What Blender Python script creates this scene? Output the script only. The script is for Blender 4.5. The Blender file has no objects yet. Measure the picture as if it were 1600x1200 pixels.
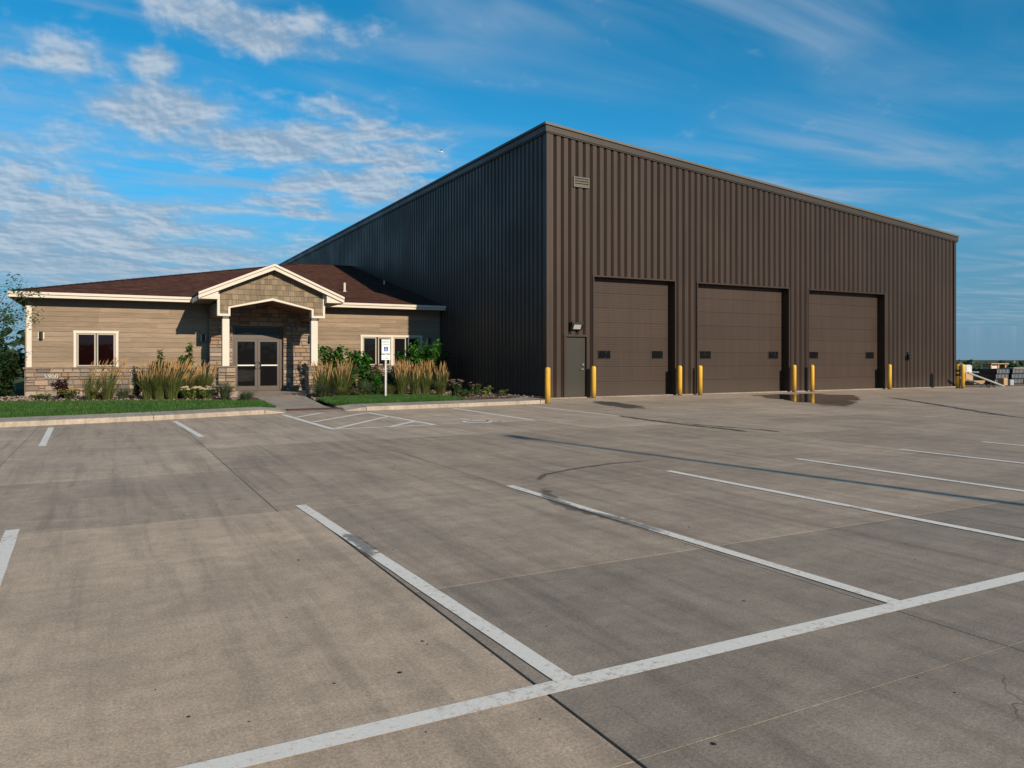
import bpy, math, random
import numpy as np
from mathutils import Vector
random.seed(7)
C = bpy.context.scene.collection
SC = bpy.context.scene
R = math.radians
# ------------------------------------------------------------------ camera
cam_d = bpy.data.cameras.new('camera'); cam = bpy.data.objects.new('camera', cam_d); C.objects.link(cam)
cam_d.sensor_width = 36.0; cam_d.lens = 1194.0 / 1600 * 36
cam_d.shift_y = -40.5 / 1600
cam_d.clip_start = 0.05; cam_d.clip_end = 8000
cam.location = (0, 0, 1.42)
cam.rotation_euler = (R(90), 0, R(-28.1))
SC.camera = cam
# ------------------------------------------------------------------ sun and sky
SUN_EL = R(21.3); SUN_TAN = 0.16                       # to the sun: (+0.16, -1) in plan
sd = Vector((SUN_TAN, -1, 0)).normalized() * math.cos(SUN_EL) + Vector((0, 0, math.sin(SUN_EL)))
sun_d = bpy.data.lights.new('sun', 'SUN'); sun = bpy.data.objects.new('sun', sun_d); C.objects.link(sun)
sun_d.energy = 4.1; sun_d.angle = R(0.5); sun_d.color = (1.0, 0.84, 0.65)
sun.rotation_euler = sd.to_track_quat('Z', 'Y').to_euler()
SKY_STRENGTH = 0.085
SC.view_settings.view_transform = 'Standard'; SC.view_settings.look = 'None'
SC.view_settings.gamma = 1.0; SC.view_settings.use_curve_mapping = False
SC.view_settings.exposure = 0.35
SC.render.engine = 'CYCLES'
SC.cycles.max_bounces = 4; SC.cycles.diffuse_bounces = 2; SC.cycles.glossy_bounces = 3; SC.cycles.transmission_bounces = 2; SC.cycles.transparent_max_bounces = 6
SC.cycles.use_denoising = True

class NT:
    """small helper round a node tree"""
    def __init__(s, tree): s.t = tree; s.t.nodes.clear()
    def n(s, typ, **kw):
        nd = s.t.nodes.new(typ)
        for k, v in kw.items(): setattr(nd, k, v)
        return nd
    def l(s, a, b): s.t.links.new(a, b)
    def put(s, sock, v):
        if hasattr(v, 'is_linked') or isinstance(v, bpy.types.NodeSocket): s.l(v, sock)
        elif isinstance(v, (tuple, list)) and len(v) == 3 and sock.type == 'RGBA': sock.default_value = (*v, 1)
        else: sock.default_value = v
    def m(s, op, a, b=0.0, c=0.0, clamp=False):
        nd = s.n('ShaderNodeMath', operation=op, use_clamp=clamp)
        s.put(nd.inputs[0], a); s.put(nd.inputs[1], b); s.put(nd.inputs[2], c); return nd.outputs[0]
    def mix(s, f, a, b, mode='MIX'):
        nd = s.n('ShaderNodeMix', data_type='RGBA', blend_type=mode)
        s.put(nd.inputs[0], f); s.put(nd.inputs[6], a); s.put(nd.inputs[7], b); return nd.outputs[2]
    def noise(s, vec, scale, detail=4, rough=0.55, dist=0.0):
        nd = s.n('ShaderNodeTexNoise')
        if vec is not None: s.l(vec, nd.inputs['Vector'])
        nd.inputs['Scale'].default_value = scale; nd.inputs['Detail'].default_value = detail
        nd.inputs['Roughness'].default_value = rough; nd.inputs['Distortion'].default_value = dist
        return nd.outputs['Fac']
    def mapp(s, vec, scale=(1, 1, 1), rot=(0, 0, 0), loc=(0, 0, 0)):
        nd = s.n('ShaderNodeMapping'); s.l(vec, nd.inputs[0])
        nd.inputs['Scale'].default_value = scale; nd.inputs['Rotation'].default_value = rot; nd.inputs['Location'].default_value = loc
        return nd.outputs[0]
    def ramp(s, f, lo, hi, a=0.0, b=1.0):
        nd = s.n('ShaderNodeMapRange', interpolation_type='SMOOTHSTEP'); s.put(nd.inputs[0], f)
        for i, v in ((1, lo), (2, hi), (3, a), (4, b)): s.put(nd.inputs[i], v)
        return nd.outputs[0]
    def colramp(s, f, stops):
        nd = s.n('ShaderNodeValToRGB'); s.put(nd.inputs[0], f); e = nd.color_ramp.elements
        while len(e) < len(stops): e.new(0.5)
        for i, (p, c) in enumerate(stops): e[i].position = p; e[i].color = (*c, 1)
        return nd.outputs[0]
    def comb(s, x, y, z=0.0):
        nd = s.n('ShaderNodeCombineXYZ'); s.put(nd.inputs[0], x); s.put(nd.inputs[1], y); s.put(nd.inputs[2], z); return nd.outputs[0]

world = bpy.data.worlds.new('World'); SC.world = world; world.use_nodes = True
w = NT(world.node_tree)
sky = w.n('ShaderNodeTexSky', sky_type='NISHITA'); sky.sun_disc = False
sky.sun_elevation = SUN_EL; sky.sun_rotation = math.atan2(sd.x, sd.y)
sky.altitude = 200; sky.air_density = 0.8; sky.dust_density = 0.0; sky.ozone_density = 4.0
hs = w.n('ShaderNodeHueSaturation'); hs.inputs['Hue'].default_value = 0.480; hs.inputs['Saturation'].default_value = 1.28; hs.inputs['Value'].default_value = 1.30
w.l(sky.outputs[0], hs.inputs['Color'])
tc = w.n('ShaderNodeTexCoord'); sep = w.n('ShaderNodeSeparateXYZ'); w.l(tc.outputs['Generated'], sep.inputs[0])
X, Y, Z = sep.outputs
zc = w.m('MAXIMUM', Z, 0.035)
P = w.comb(w.m('DIVIDE', X, zc), w.m('DIVIDE', Y, zc))          # a flat cloud layer seen from below
az = w.m('MULTIPLY', w.m('ARCTAN2', X, Y), 57.2958); el = w.m('MULTIPLY', w.m('ARCSINE', Z), 57.2958)
wob = w.noise(P, 2.2, 2, 0.55); wob2 = w.noise(w.mapp(P, loc=(7, 3, 1)), 2.2, 2, 0.55)
azw = w.m('ADD', az, w.m('MULTIPLY', w.m('SUBTRACT', wob, 0.5), 5.0))
elw = w.m('ADD', el, w.m('MULTIPLY', w.m('SUBTRACT', wob2, 0.5), 3.0))
# cloud groups: azimuth, elevation, half widths in degrees, weight
groups = [(9.0, 22.3, 6.2, 1.1, 1.0), (-3.5, 18.1, 5.0, 1.2, .8), (3.2, 18.6, 1.6, 1.6, .8), (3.6, 16.4, 3.8, 1.7, 1.05), (10.5, 14.9, 7.0, 1.3, 1.05), (15.4, 17.5, 4.6, 1.0, .6),
          (18.6, 16.3, 4.3, .7, .8), (17.2, 14.4, 4.7, .8, 1.0), (16.7, 12.6, 6.0, 1.0, .95), (12.4, 11.0, 3.0, .7, .8), (-5.5, 11.3, 5.0, 1.0, .95),
          (-2.8, 9.5, 8.0, 1.1, 1.05), (-3.5, 7.2, 14.0, 2.3, 1.0), (-9, 13.2, 8, 1.5, .7), (-30, 12, 16, 4, .9), (-48, 20, 14, 4, .9), (95, 15, 12, 3, .7), (140, 24, 16, 4, .8), (-120, 18, 20, 5, .9), (-160, 10, 14, 3, .8)]
cov = None
for a0, e0, ra, re, wt in groups:
    dx = w.m('DIVIDE', w.m('SUBTRACT', azw, a0), ra * 1.3); dy = w.m('DIVIDE', w.m('SUBTRACT', elw, e0), re * 1.3)
    q = w.m('ADD', w.m('MULTIPLY', dx, dx), w.m('MULTIPLY', dy, dy))
    b = w.m('MULTIPLY', w.m('POWER', 2.7183, w.m('MULTIPLY', q, -1.0)), wt)
    cov = b if cov is None else w.m('MAXIMUM', cov, b)
lel = w.m('MULTIPLY', w.m('LOGARITHM', w.m('ADD', w.m('MAXIMUM', el, 0.0), 4.0), 2.7183), 6.6)     # bands crowd towards the horizon
def fbm(loc=(0, 0, 0)):
    return w.noise(w.mapp(w.comb(w.m("MULTIPLY", az, 0.165), lel), loc=loc), 1.5, 6, 0.55, 0.15)
n1 = fbm(); n1s = fbm((-0.03, -0.07, 0))
dens = w.ramp(w.m('ADD', n1, w.m('MULTIPLY', cov, 0.58)), 0.60, 1.02)
wispv = w.mapp(P, scale=(0.55, 1.8, 1), rot=(0, 0, R(-38)))
cir = w.ramp(w.noise(wispv, 0.9, 4, 0.55, 1.2), 0.34, 0.78)
patch = w.ramp(w.noise(P, 0.6, 2, 0.5), 0.30, 0.58)
veil = w.m('MULTIPLY', w.m('MULTIPLY', cir, patch), 0.72)
shade = w.ramp(w.m('ADD', w.m('SUBTRACT', n1, n1s), w.m('MULTIPLY', n1, 0.25)), 0.02, 0.26)
K = 0.70 / SKY_STRENGTH
ccol = w.mix(shade, (0.30 * K, 0.43 * K, 0.58 * K), (0.58 * K, 0.67 * K, 0.77 * K))
low = w.ramp(el, 1.0, 8.0)
ccol = w.mix(low, (0.27 * K, 0.44 * K, 0.60 * K), ccol)
above = w.ramp(Z, 0.0, 0.05)
hz = w.ramp(el, -1.0, 17.0, 0.50, 1.0)
skyb = w.mix(w.ramp(el, 0.0, 12.0, 0.80, 0.0), w.mix(1.0, hs.outputs[0], w.comb(hz, hz, hz), 'MULTIPLY'), (0.115 * K, 0.29 * K, 0.47 * K))
skyc = w.mix(w.m('MULTIPLY', veil, above), skyb, (0.36 * K, 0.50 * K, 0.66 * K))
skyc = w.mix(w.m('MULTIPLY', w.m('MULTIPLY', dens, 0.88), above), skyc, ccol)
bg = w.n('ShaderNodeBackground'); bg.inputs[1].default_value = SKY_STRENGTH; w.l(skyc, bg.inputs[0])
wo = w.n('ShaderNodeOutputWorld'); w.l(bg.outputs[0], wo.inputs[0])
world.cycles.sampling_method = 'MANUAL'; world.cycles.sample_map_resolution = 512

# ------------------------------------------------------------------ materials
MATS = {}
def material(name, fn):
    m = bpy.data.materials.new(name); m.use_nodes = True; t = NT(m.node_tree)
    out = t.n('ShaderNodeOutputMaterial'); fn(t, out); MATS[name] = m; return m
def bsdf(t, out, col, rough=0.6, spec=0.4, metal=0.0, bump=None, bstr=0.3, bdist=0.01, coat=0.0):
    b = t.n('ShaderNodeBsdfPrincipled'); t.put(b.inputs['Base Color'], col); t.put(b.inputs['Roughness'], rough)
    b.inputs['Specular IOR Level'].default_value = spec; b.inputs['Metallic'].default_value = metal; b.inputs['Coat Weight'].default_value = coat
    if bump is not None:
        bp = t.n('ShaderNodeBump'); bp.inputs['Strength'].default_value = bstr; bp.inputs['Distance'].default_value = bdist
        t.put(bp.inputs['Height'], bump); t.l(bp.outputs[0], b.inputs['Normal'])
    t.l(b.outputs[0], out.inputs[0]); return b
def pos(t): return t.n('ShaderNodeNewGeometry').outputs['Position']
def island(t): return t.n('ShaderNodeNewGeometry').outputs['Random Per Island']
def orand(t): return t.n('ShaderNodeObjectInfo').outputs['Random']
def ocol(t): return t.n('ShaderNodeObjectInfo').outputs['Color']
def scale_col(t, c, f): return t.mix(1.0, c, f, 'MULTIPLY') if False else t.mix(1.0, c, t.comb(f, f, f), 'MULTIPLY')

def plain(name, col, rough=0.6, spec=0.4, var=0.12, scale=6.0, bump=0.15, stretch=(1, 1, 1), metal=0.0, bd=0.004):
    def fn(t, o):
        p = t.mapp(pos(t), stretch); n = t.noise(p, scale, 5, 0.6); f = t.ramp(n, 0.25, 0.75, 1 - var, 1 + var)
        bsdf(t, o, scale_col(t, col, f), t.ramp(n, 0.2, 0.8, rough * 0.9, min(1, rough * 1.1)), spec, metal, t.noise(p, scale * 9, 3), bump, bd)
    return material(name, fn)

def concrete_fn(base, joint=False):
    def fn(t, o):
        p = pos(t)
        n = t.noise(p, 0.45, 5, 0.6, 0.4); f = t.ramp(n, 0.3, 0.7, 0.90, 1.07)
        st = t.noise(t.mapp(p, (0.5, 1.7, 1), (0, 0, R(-24))), 1.1, 5, 0.68, 1.1); f = t.m('MULTIPLY', f, t.ramp(st, 0.3, 0.72, 0.87, 1.08))
        st2 = t.noise(t.mapp(p, (2.8, 0.4, 1), (0, 0, R(-28))), 1.1, 5, 0.6, 0.4); f = t.m('MULTIPLY', f, t.ramp(st2, 0.32, 0.7, 0.90, 1.06))
        br = t.noise(t.mapp(p, (60, 2.0, 1), (0, 0, R(3))), 2.0, 3, 0.6); f = t.m('MULTIPLY', f, t.ramp(br, 0.25, 0.75, 0.982, 1.018))     # broom finish
        gr = t.noise(p, 140, 2, 0.75); f = t.m('MULTIPLY', f, t.ramp(gr, 0.25, 0.75, 0.78, 1.2))
        g2 = t.noise(p, 420, 2, 0.8); f = t.m('MULTIPLY', f, t.ramp(g2, 0.25, 0.75, 0.86, 1.13))
        mid = t.noise(p, 7, 5, 0.75); f = t.m('MULTIPLY', f, t.ramp(mid, 0.3, 0.72, 0.88, 1.08))
        pit = t.ramp(t.noise(p, 38, 2, 0.5), 0.735, 0.78, 1.0, 0.55); f = t.m('MULTIPLY', f, pit)
        # oil and tyre stains
        stain = t.ramp(t.noise(t.mapp(p, loc=(3, 1, 0)), 0.9, 4, 0.55, 0.8), 0.63, 0.82, 0.0, 0.24); f = t.m('MULTIPLY', f, t.m('SUBTRACT', 1.0, stain))
        c = t.mix(1.0, base, ocol(t), 'MULTIPLY')
        rust = t.ramp(t.noise(t.mapp(p, (2.2, 0.9, 1), loc=(1, 4, 0)), 0.8, 6, 0.7), 0.60, 0.80, 0.0, 0.35)
        c = t.mix(rust, c, t.mix(1.0, c, (1.22, 0.98, 0.80), 'MULTIPLY'))
        sp = t.ramp(t.noise(t.mapp(p, loc=(2, 8, 0)), 62, 3, 0.75), 0.3, 0.7, 0.78, 1.17); f = t.m('MULTIPLY', f, sp)
        trk = t.noise(t.mapp(p, (5.5, 0.35, 1), (0, 0, R(-12))), 1.0, 5, 0.65, 0.5)            # tyre-polished tracks
        f = t.m('MULTIPLY', f, t.ramp(trk, 0.45, 0.72, 1.0, 0.76))
        vo = t.n('ShaderNodeTexVoronoi', feature='DISTANCE_TO_EDGE'); vo.inputs['Scale'].default_value = 0.21
        wv = t.n('ShaderNodeVectorMath', operation='ADD'); nzc = t.n('ShaderNodeTexNoise'); nzc.inputs['Scale'].default_value = 1.6; nzc.inputs['Detail'].default_value = 3; t.l(p, nzc.inputs['Vector'])
        t.l(p, wv.inputs[0]); sc_ = t.n('ShaderNodeVectorMath', operation='SCALE'); t.l(nzc.outputs['Color'], sc_.inputs[0]); sc_.inputs['Scale'].default_value = 0.9; t.l(sc_.outputs[0], wv.inputs[1]); t.l(wv.outputs[0], vo.inputs['Vector'])
        crk = t.m('MULTIPLY', t.ramp(vo.outputs['Distance'], 0.0004, 0.0012, 1.0, 0.0), t.ramp(t.noise(p, 0.35, 2), 0.52, 0.58))   # hairline cracks
        f = t.m('MULTIPLY', f, t.m('SUBTRACT', 1.0, t.m('MULTIPLY', crk, 0.45)))
        drip = t.n('ShaderNodeTexVoronoi', feature='F1'); drip.inputs['Scale'].default_value = 1.7; t.l(t.mapp(p, loc=(4, 2, 0)), drip.inputs['Vector'])
        dr_ = t.m('MULTIPLY', t.ramp(t.m('ADD', drip.outputs['Distance'], t.m('MULTIPLY', t.noise(p, 22, 4, 0.7), 0.08)), 0.05, 0.11, 1.0, 0.0), t.ramp(t.noise(p, 0.6, 2), 0.5, 0.62))   # oil drips
        f = t.m('MULTIPLY', f, t.m('SUBTRACT', 1.0, t.m('MULTIPLY', dr_, 0.42)))
        c = scale_col(t, t.mix(rust, t.mix(1.0, base, ocol(t), 'MULTIPLY'), t.mix(1.0, t.mix(1.0, base, ocol(t), 'MULTIPLY'), (1.22, 0.98, 0.80), 'MULTIPLY')), f)
        h = t.m('ADD', t.m('MULTIPLY', gr, 0.5), t.m('MULTIPLY', br, 0.25))
        bsdf(t, o, c, t.ramp(n, 0.3, 0.7, 0.72, 0.9), 0.28, 0, h, 0.32, 0.004)
    return fn
material('concrete', concrete_fn((0.495, 0.387, 0.285)))
material('kerb_concrete', concrete_fn((0.44, 0.37, 0.29)))
plain('joint_dirt', (0.07, 0.06, 0.05), 0.95, 0.1)

def paint_fn(t, o):
    p = pos(t); wear = t.ramp(t.m('ADD', t.noise(p, 24, 6, 0.72), t.m('MULTIPLY', t.noise(p, 1.7, 3), 0.35)), 0.70, 0.86)
    c = t.mix(t.m('MULTIPLY', wear, 0.75), (0.78, 0.735, 0.65), (0.40, 0.33, 0.255))
    scuff = t.ramp(t.noise(t.mapp(p, (1, 0.5, 1)), 2.6, 5, 0.6, 0.8), 0.60, 0.78, 1.0, 0.62)
    bsdf(t, o, scale_col(t, c, t.m('MULTIPLY', scuff, t.ramp(t.noise(p, 90, 2), 0.2, 0.8, 0.92, 1.06))), 0.7, 0.35, 0, t.noise(p, 120, 2), 0.15, 0.003)
material('road_paint', paint_fn)

def decal(name, col, rough, strength, nscale, lo=0.3, hi=0.6, spec=0.3):
    def fn(t, o):
        p = pos(t); a = t.n('ShaderNodeAttribute', attribute_name='fade').outputs['Fac']
        nz = t.ramp(t.m('ADD', t.noise(p, nscale, 6, 0.7, 0.6), t.m('MULTIPLY', a, 0.35)), lo + 0.2, hi + 0.2)
        al = t.m('MULTIPLY', t.m('MULTIPLY', nz, t.ramp(a, 0.0, 0.6)), strength)
        b = t.n('ShaderNodeBsdfPrincipled'); b.inputs['Base Color'].default_value = (*col, 1); b.inputs['Roughness'].default_value = rough; b.inputs['Specular IOR Level'].default_value = spec
        tr = t.n('ShaderNodeBsdfTransparent'); mx = t.n('ShaderNodeMixShader'); t.l(al, mx.inputs[0]); t.l(tr.outputs[0], mx.inputs[1]); t.l(b.outputs[0], mx.inputs[2]); t.l(mx.outputs[0], o.inputs[0])
    return material(name, fn)
decal('tyre_rubber', (0.045, 0.042, 0.04), 0.85, 0.45, 9)
decal('wet_stain', (0.085, 0.074, 0.062), 0.6, 0.75, 4.5, 0.36, 0.62)
decal('puddle_water', (0.035, 0.028, 0.022), 0.04, 0.96, 0.9, 0.42, 0.52, 0.5)

def metal_fn(base, streak=0.14, rough=0.44):
    def fn(t, o):
        p = pos(t); n = t.noise(t.mapp(p, (7, 7, 0.25)), 1.0, 5, 0.6); big = t.noise(p, 0.5, 3, 0.5)
        f = t.m('MULTIPLY', t.ramp(n, 0.25, 0.75, 1 - streak, 1 + streak), t.ramp(orand(t), 0, 1, 0.94, 1.06))
        sepz = t.n('ShaderNodeSeparateXYZ'); t.l(p, sepz.inputs[0])
        dirt = t.ramp(t.m('ADD', sepz.outputs[2], t.m('MULTIPLY', n, 0.8)), 0.3, 1.2, 0.35, 0.0)      # splash dirt along the foot
        c = t.mix(dirt, scale_col(t, base, f), scale_col(t, (0.085, 0.066, 0.05), f))
        bsdf(t, o, c, t.ramp(big, 0.3, 0.7, rough * 0.9, rough * 1.15), 0.28, 0.0, t.noise(t.mapp(p, (2.5, 2.5, 1.2)), 1.0, 3), 0.12, 0.02)
    return fn
material('brown_metal', metal_fn((0.040, 0.0268, 0.0194)))
material('trim_metal', metal_fn((0.052, 0.044, 0.036), 0.06, 0.42))
material('trim_metal_light', metal_fn((0.13, 0.12, 0.10), 0.06, 0.45))
material('overhead_metal', metal_fn((0.046, 0.0305, 0.0222), 0.09, 0.5))
material('grey_door', metal_fn((0.034, 0.033, 0.027), 0.06, 0.45))
plain('black_metal', (0.012, 0.012, 0.013), 0.45, 0.4, 0.1)
plain('roof_membrane', (0.3, 0.3, 0.3), 0.7)
plain('steel', (0.45, 0.45, 0.44), 0.32, 0.5, 0.08, 12, 0.05, (1, 1, 1), 0.9)
plain('galvanised', (0.42, 0.43, 0.42), 0.45, 0.5, 0.12, 14, 0.05, (1, 1, 1), 0.6)
plain('white_lens', (0.38, 0.38, 0.36), 0.3)
def yellow_fn(t, o):
    p = pos(t); n = t.noise(p, 9, 7, 0.75); big = t.noise(t.mapp(p, (5, 5, 1.2)), 1, 4)
    c = t.mix(t.ramp(n, 0.60, 0.70, 0, .85), scale_col(t, (0.70, 0.40, 0.045), t.ramp(big, 0.3, 0.7, 0.80, 1.08)), (0.26, 0.17, 0.07))
    sz = t.n('ShaderNodeSeparateXYZ'); t.l(p, sz.inputs[0])
    gr = t.ramp(t.m('ADD', sz.outputs[2], t.m('MULTIPLY', n, 0.35)), 0.15, 0.55, 0.55, 0.0)      # grime at the foot
    c = t.mix(gr, c, (0.17, 0.13, 0.085)); c = t.mix(1.0, c, ocol(t), 'MULTIPLY')
    bsdf(t, o, c, t.ramp(n, 0.3, 0.7, 0.40, 0.6), 0.4, 0, n, 0.15, 0.006)
material('yellow_paint', yellow_fn)
def siding_fn(t, o):
    p = pos(t); g = t.noise(t.mapp(p, (0.8, 1, 16)), 2.4, 6, 0.68, 0.5); r = t.ramp(orand(t), 0, 1, 0.86, 1.12)
    lo = t.noise(t.mapp(p, (0.6, 1, 4)), 1.2, 4, 0.6)
    f = t.m('MULTIPLY', t.m('MULTIPLY', t.ramp(g, 0.3, 0.72, 0.80, 1.18), r), t.ramp(lo, 0.3, 0.7, 0.9, 1.1))
    bsdf(t, o, scale_col(t, (0.25, 0.188, 0.130), f), 0.72, 0.3, 0, g, 0.35, 0.006)
material('lap_siding', siding_fn)
def shake_fn(t, o):
    p = pos(t); g = t.noise(t.mapp(p, (22, 1, 1.2)), 1.6, 5, 0.65); r = t.ramp(orand(t), 0, 1, 0.78, 1.16)
    bsdf(t, o, scale_col(t, (0.215, 0.168, 0.112), t.m('MULTIPLY', t.ramp(g, 0.3, 0.72, 0.8, 1.15), r)), 0.75, 0.25, 0, g, 0.4, 0.006)
material('cedar_shake', shake_fn)
def stone_fn(t, o):
    p = pos(t)
    r = t.m('FRACT', t.m('ADD', orand(t), island(t)))
    c = t.colramp(r, [(0.0, (0.25, 0.175, 0.125)), (0.14, (0.34, 0.265, 0.19)), (0.28, (0.20, 0.175, 0.16)), (0.42, (0.36, 0.285, 0.21)), (0.56, (0.29, 0.18, 0.11)), (0.70, (0.40, 0.325, 0.25)), (0.84, (0.13, 0.115, 0.11)), (1.0, (0.30, 0.215, 0.155))])
    n = t.noise(p, 7, 6, 0.7, 0.5); c = t.mix(t.ramp(n, 0.52, 0.72, 0, 0.6), c, (0.36, 0.20, 0.10))
    n2 = t.noise(p, 30, 5, 0.7)
    bsdf(t, o, scale_col(t, c, t.ramp(n2, 0.25, 0.75, 0.74, 1.2)), 0.85, 0.25, 0, t.m('ADD', n2, n), 0.7, 0.02)
material('ashlar_stone', stone_fn)
plain('mortar', (0.20, 0.165, 0.13), 0.95, 0.1, 0.2, 20, 0.4)
plain('stone_cap', (0.20, 0.155, 0.12), 0.8, 0.25, 0.2, 9, 0.4)
plain('cream_trim', (0.60, 0.545, 0.46), 0.55, 0.35, 0.05, 5, 0.06)
plain('taupe_trim', (0.19, 0.155, 0.12), 0.65, 0.3, 0.08)
plain('window_frame', (0.36, 0.33, 0.27), 0.5, 0.4, 0.05)
plain('bronze_frame', (0.058, 0.043, 0.034), 0.42, 0.5, 0.06)
plain('wood_soffit', (0.20, 0.085, 0.038), 0.55, 0.35, 0.25, 2.2, 0.2, (14, 1, 14))
plain('blind', (0.085, 0.026, 0.028), 0.7, 0.2)
def shingle_fn(t, o):
    p = pos(t)
    br = t.n('ShaderNodeTexBrick'); br.inputs['Scale'].default_value = 1.0; br.inputs['Brick Width'].default_value = 0.34; br.inputs['Row Height'].default_value = 0.17; br.inputs['Mortar Size'].default_value = 0.004
    t.l(p, br.inputs['Vector']); br.inputs['Color1'].default_value = (0.75, 0.75, 0.75, 1); br.inputs['Color2'].default_value = (1.2, 1.2, 1.2, 1); br.inputs['Mortar'].default_value = (0.5, 0.5, 0.5, 1)
    n = t.noise(p, 3.5, 5, 0.65); g = t.noise(p, 70, 2, 0.6)
    c = t.mix(1.0, t.mix(t.ramp(n, 0.35, 0.65), (0.050, 0.022, 0.016), (0.080, 0.038, 0.027)), br.outputs[0], 'MULTIPLY')
    bsdf(t, o, scale_col(t, c, t.ramp(g, 0.2, 0.8, 0.8, 1.2)), 0.92, 0.15, 0, g, 0.5, 0.01)
material('roof_shingle', shingle_fn)
def glass_fn(col, rough=0.02):
    def fn(t, o): bsdf(t, o, col, rough, 0.30, 0, t.noise(pos(t), 0.8, 2), 0.02, 0.05)
    return fn
material('dark_glass', glass_fn((0.008, 0.008, 0.009)))
def clear_glass_fn(t, o):
    g = t.n('ShaderNodeBsdfGlossy'); g.inputs['Roughness'].default_value = 0.02; tr = t.n('ShaderNodeBsdfTransparent'); tr.inputs[0].default_value = (0.55, 0.5, 0.5, 1)
    fr = t.n('ShaderNodeFresnel'); fr.inputs[0].default_value = 1.5; mx = t.n('ShaderNodeMixShader'); t.l(fr.outputs[0], mx.inputs[0]); t.l(tr.outputs[0], mx.inputs[1]); t.l(g.outputs[0], mx.inputs[2]); t.l(mx.outputs[0], o.inputs[0])
material('clear_glass', clear_glass_fn)
def leaf_mat(name, c1, c2, trans=0.3, rough=0.5):
    def fn(t, o):
        r = island(t); c = t.mix(r, c1, c2); c = scale_col(t, c, t.ramp(t.noise(pos(t), 1.6, 5, 0.65), 0.3, 0.7, 0.66, 1.25))
        b = t.n('ShaderNodeBsdfPrincipled'); t.l(c, b.inputs['Base Color']); b.inputs['Roughness'].default_value = rough; b.inputs['Specular IOR Level'].default_value = 0.3
        tl = t.n('ShaderNodeBsdfTranslucent'); t.l(t.mix(1.0, c, (1.1, 1.25, 0.7), 'MULTIPLY'), tl.inputs[0]); mx = t.n('ShaderNodeMixShader'); mx.inputs[0].default_value = trans
        t.l(b.outputs[0], mx.inputs[1]); t.l(tl.outputs[0], mx.inputs[2]); t.l(mx.outputs[0], o.inputs[0])
    return material(name, fn)
leaf_mat('lawn_blade', (0.022, 0.085, 0.012), (0.072, 0.155, 0.026), 0.25)
leaf_mat('reed_blade', (0.055, 0.095, 0.024), (0.15, 0.155, 0.05), 0.25)
leaf_mat('blue_blade', (0.050, 0.085, 0.045), (0.095, 0.12, 0.06), 0.25)
leaf_mat('plume', (0.36, 0.20, 0.075), (0.47, 0.29, 0.125), 0.2, 0.8)
leaf_mat('bright_leaf', (0.042, 0.15, 0.022), (0.09, 0.245, 0.036), 0.32)
leaf_mat('mid_leaf', (0.042, 0.108, 0.022), (0.085, 0.165, 0.036), 0.3)
leaf_mat('dark_leaf', (0.020, 0.058, 0.018), (0.045, 0.098, 0.028), 0.25)
leaf_mat('spruce_leaf', (0.028, 0.055, 0.038), (0.05, 0.085, 0.055), 0.15)
leaf_mat('bronze_leaf', (0.05, 0.045, 0.018), (0.10, 0.085, 0.03), 0.25)
leaf_mat('purple_leaf', (0.035, 0.012, 0.014), (0.075, 0.03, 0.028), 0.2)
leaf_mat('lime_leaf', (0.11, 0.17, 0.03), (0.22, 0.27, 0.06), 0.3)
leaf_mat('pink_bloom', (0.62, 0.28, 0.30), (0.75, 0.45, 0.42), 0.2)
leaf_mat('pale_bloom', (0.60, 0.45, 0.32), (0.72, 0.58, 0.42), 0.15)
leaf_mat('yellow_bloom', (0.65, 0.36, 0.02), (0.75, 0.5, 0.04), 0.2)
leaf_mat('far_leaf', (0.022, 0.042, 0.022), (0.045, 0.068, 0.03), 0.1)
plain('bark', (0.10, 0.075, 0.055), 0.9, 0.1, 0.25, 14, 0.6)
plain('mulch', (0.13, 0.09, 0.065), 0.95, 0.1, 0.35, 18, 0.8, bd=0.02)
plain('soil_green', (0.035, 0.085, 0.016), 0.95, 0.1, 0.3, 9, 0.6)
def gravel_fn(t, o):
    r = island(t); c = t.colramp(r, [(0, (0.30, 0.20, 0.15)), (0.5, (0.42, 0.32, 0.25)), (1, (0.24, 0.19, 0.16))]); bsdf(t, o, c, 0.85, 0.2, 0, t.noise(pos(t), 40, 3), 0.3, 0.01)
material('gravel', gravel_fn)
plain('boulder', (0.38, 0.29, 0.22), 0.85, 0.2, 0.25, 6, 0.6, bd=0.02)
plain('field', (0.075, 0.085, 0.035), 0.95, 0.1, 0.35, 0.08, 0.3)
plain('yard_dirt', (0.21, 0.155, 0.115), 0.95, 0.1, 0.25, 0.9, 0.5, bd=0.02)
plain('warning_brown', (0.085, 0.045, 0.032), 0.8, 0.2, 0.15, 8)
plain('sign_white', (0.72, 0.76, 0.74), 0.4, 0.4, 0.03)
plain('sign_blue', (0.012, 0.055, 0.24), 0.4, 0.4, 0.03)
plain('sign_green_grey', (0.12, 0.19, 0.165), 0.5)
plain('crate_black', (0.016, 0.02, 0.024), 0.5, 0.4, 0.2)
plain('wrap_white', (0.55, 0.56, 0.56), 0.45, 0.4, 0.12, 5, 0.3)
plain('tarp_grey', (0.30, 0.32, 0.34), 0.6, 0.3, 0.15, 5, 0.4)
plain('lumber', (0.42, 0.28, 0.16), 0.8, 0.2, 0.2, 3, 0.3, (1, 12, 12))
plain('orange_post', (0.55, 0.22, 0.07), 0.7, 0.2, 0.15)
plain('pale_pipe', (0.30, 0.32, 0.30), 0.5, 0.3, 0.12)
plain('debris', (0.035, 0.028, 0.022), 0.9, 0.1, 0.2)
plain('number_grey', (0.42, 0.44, 0.43), 0.4, 0.5, 0.03)

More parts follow.
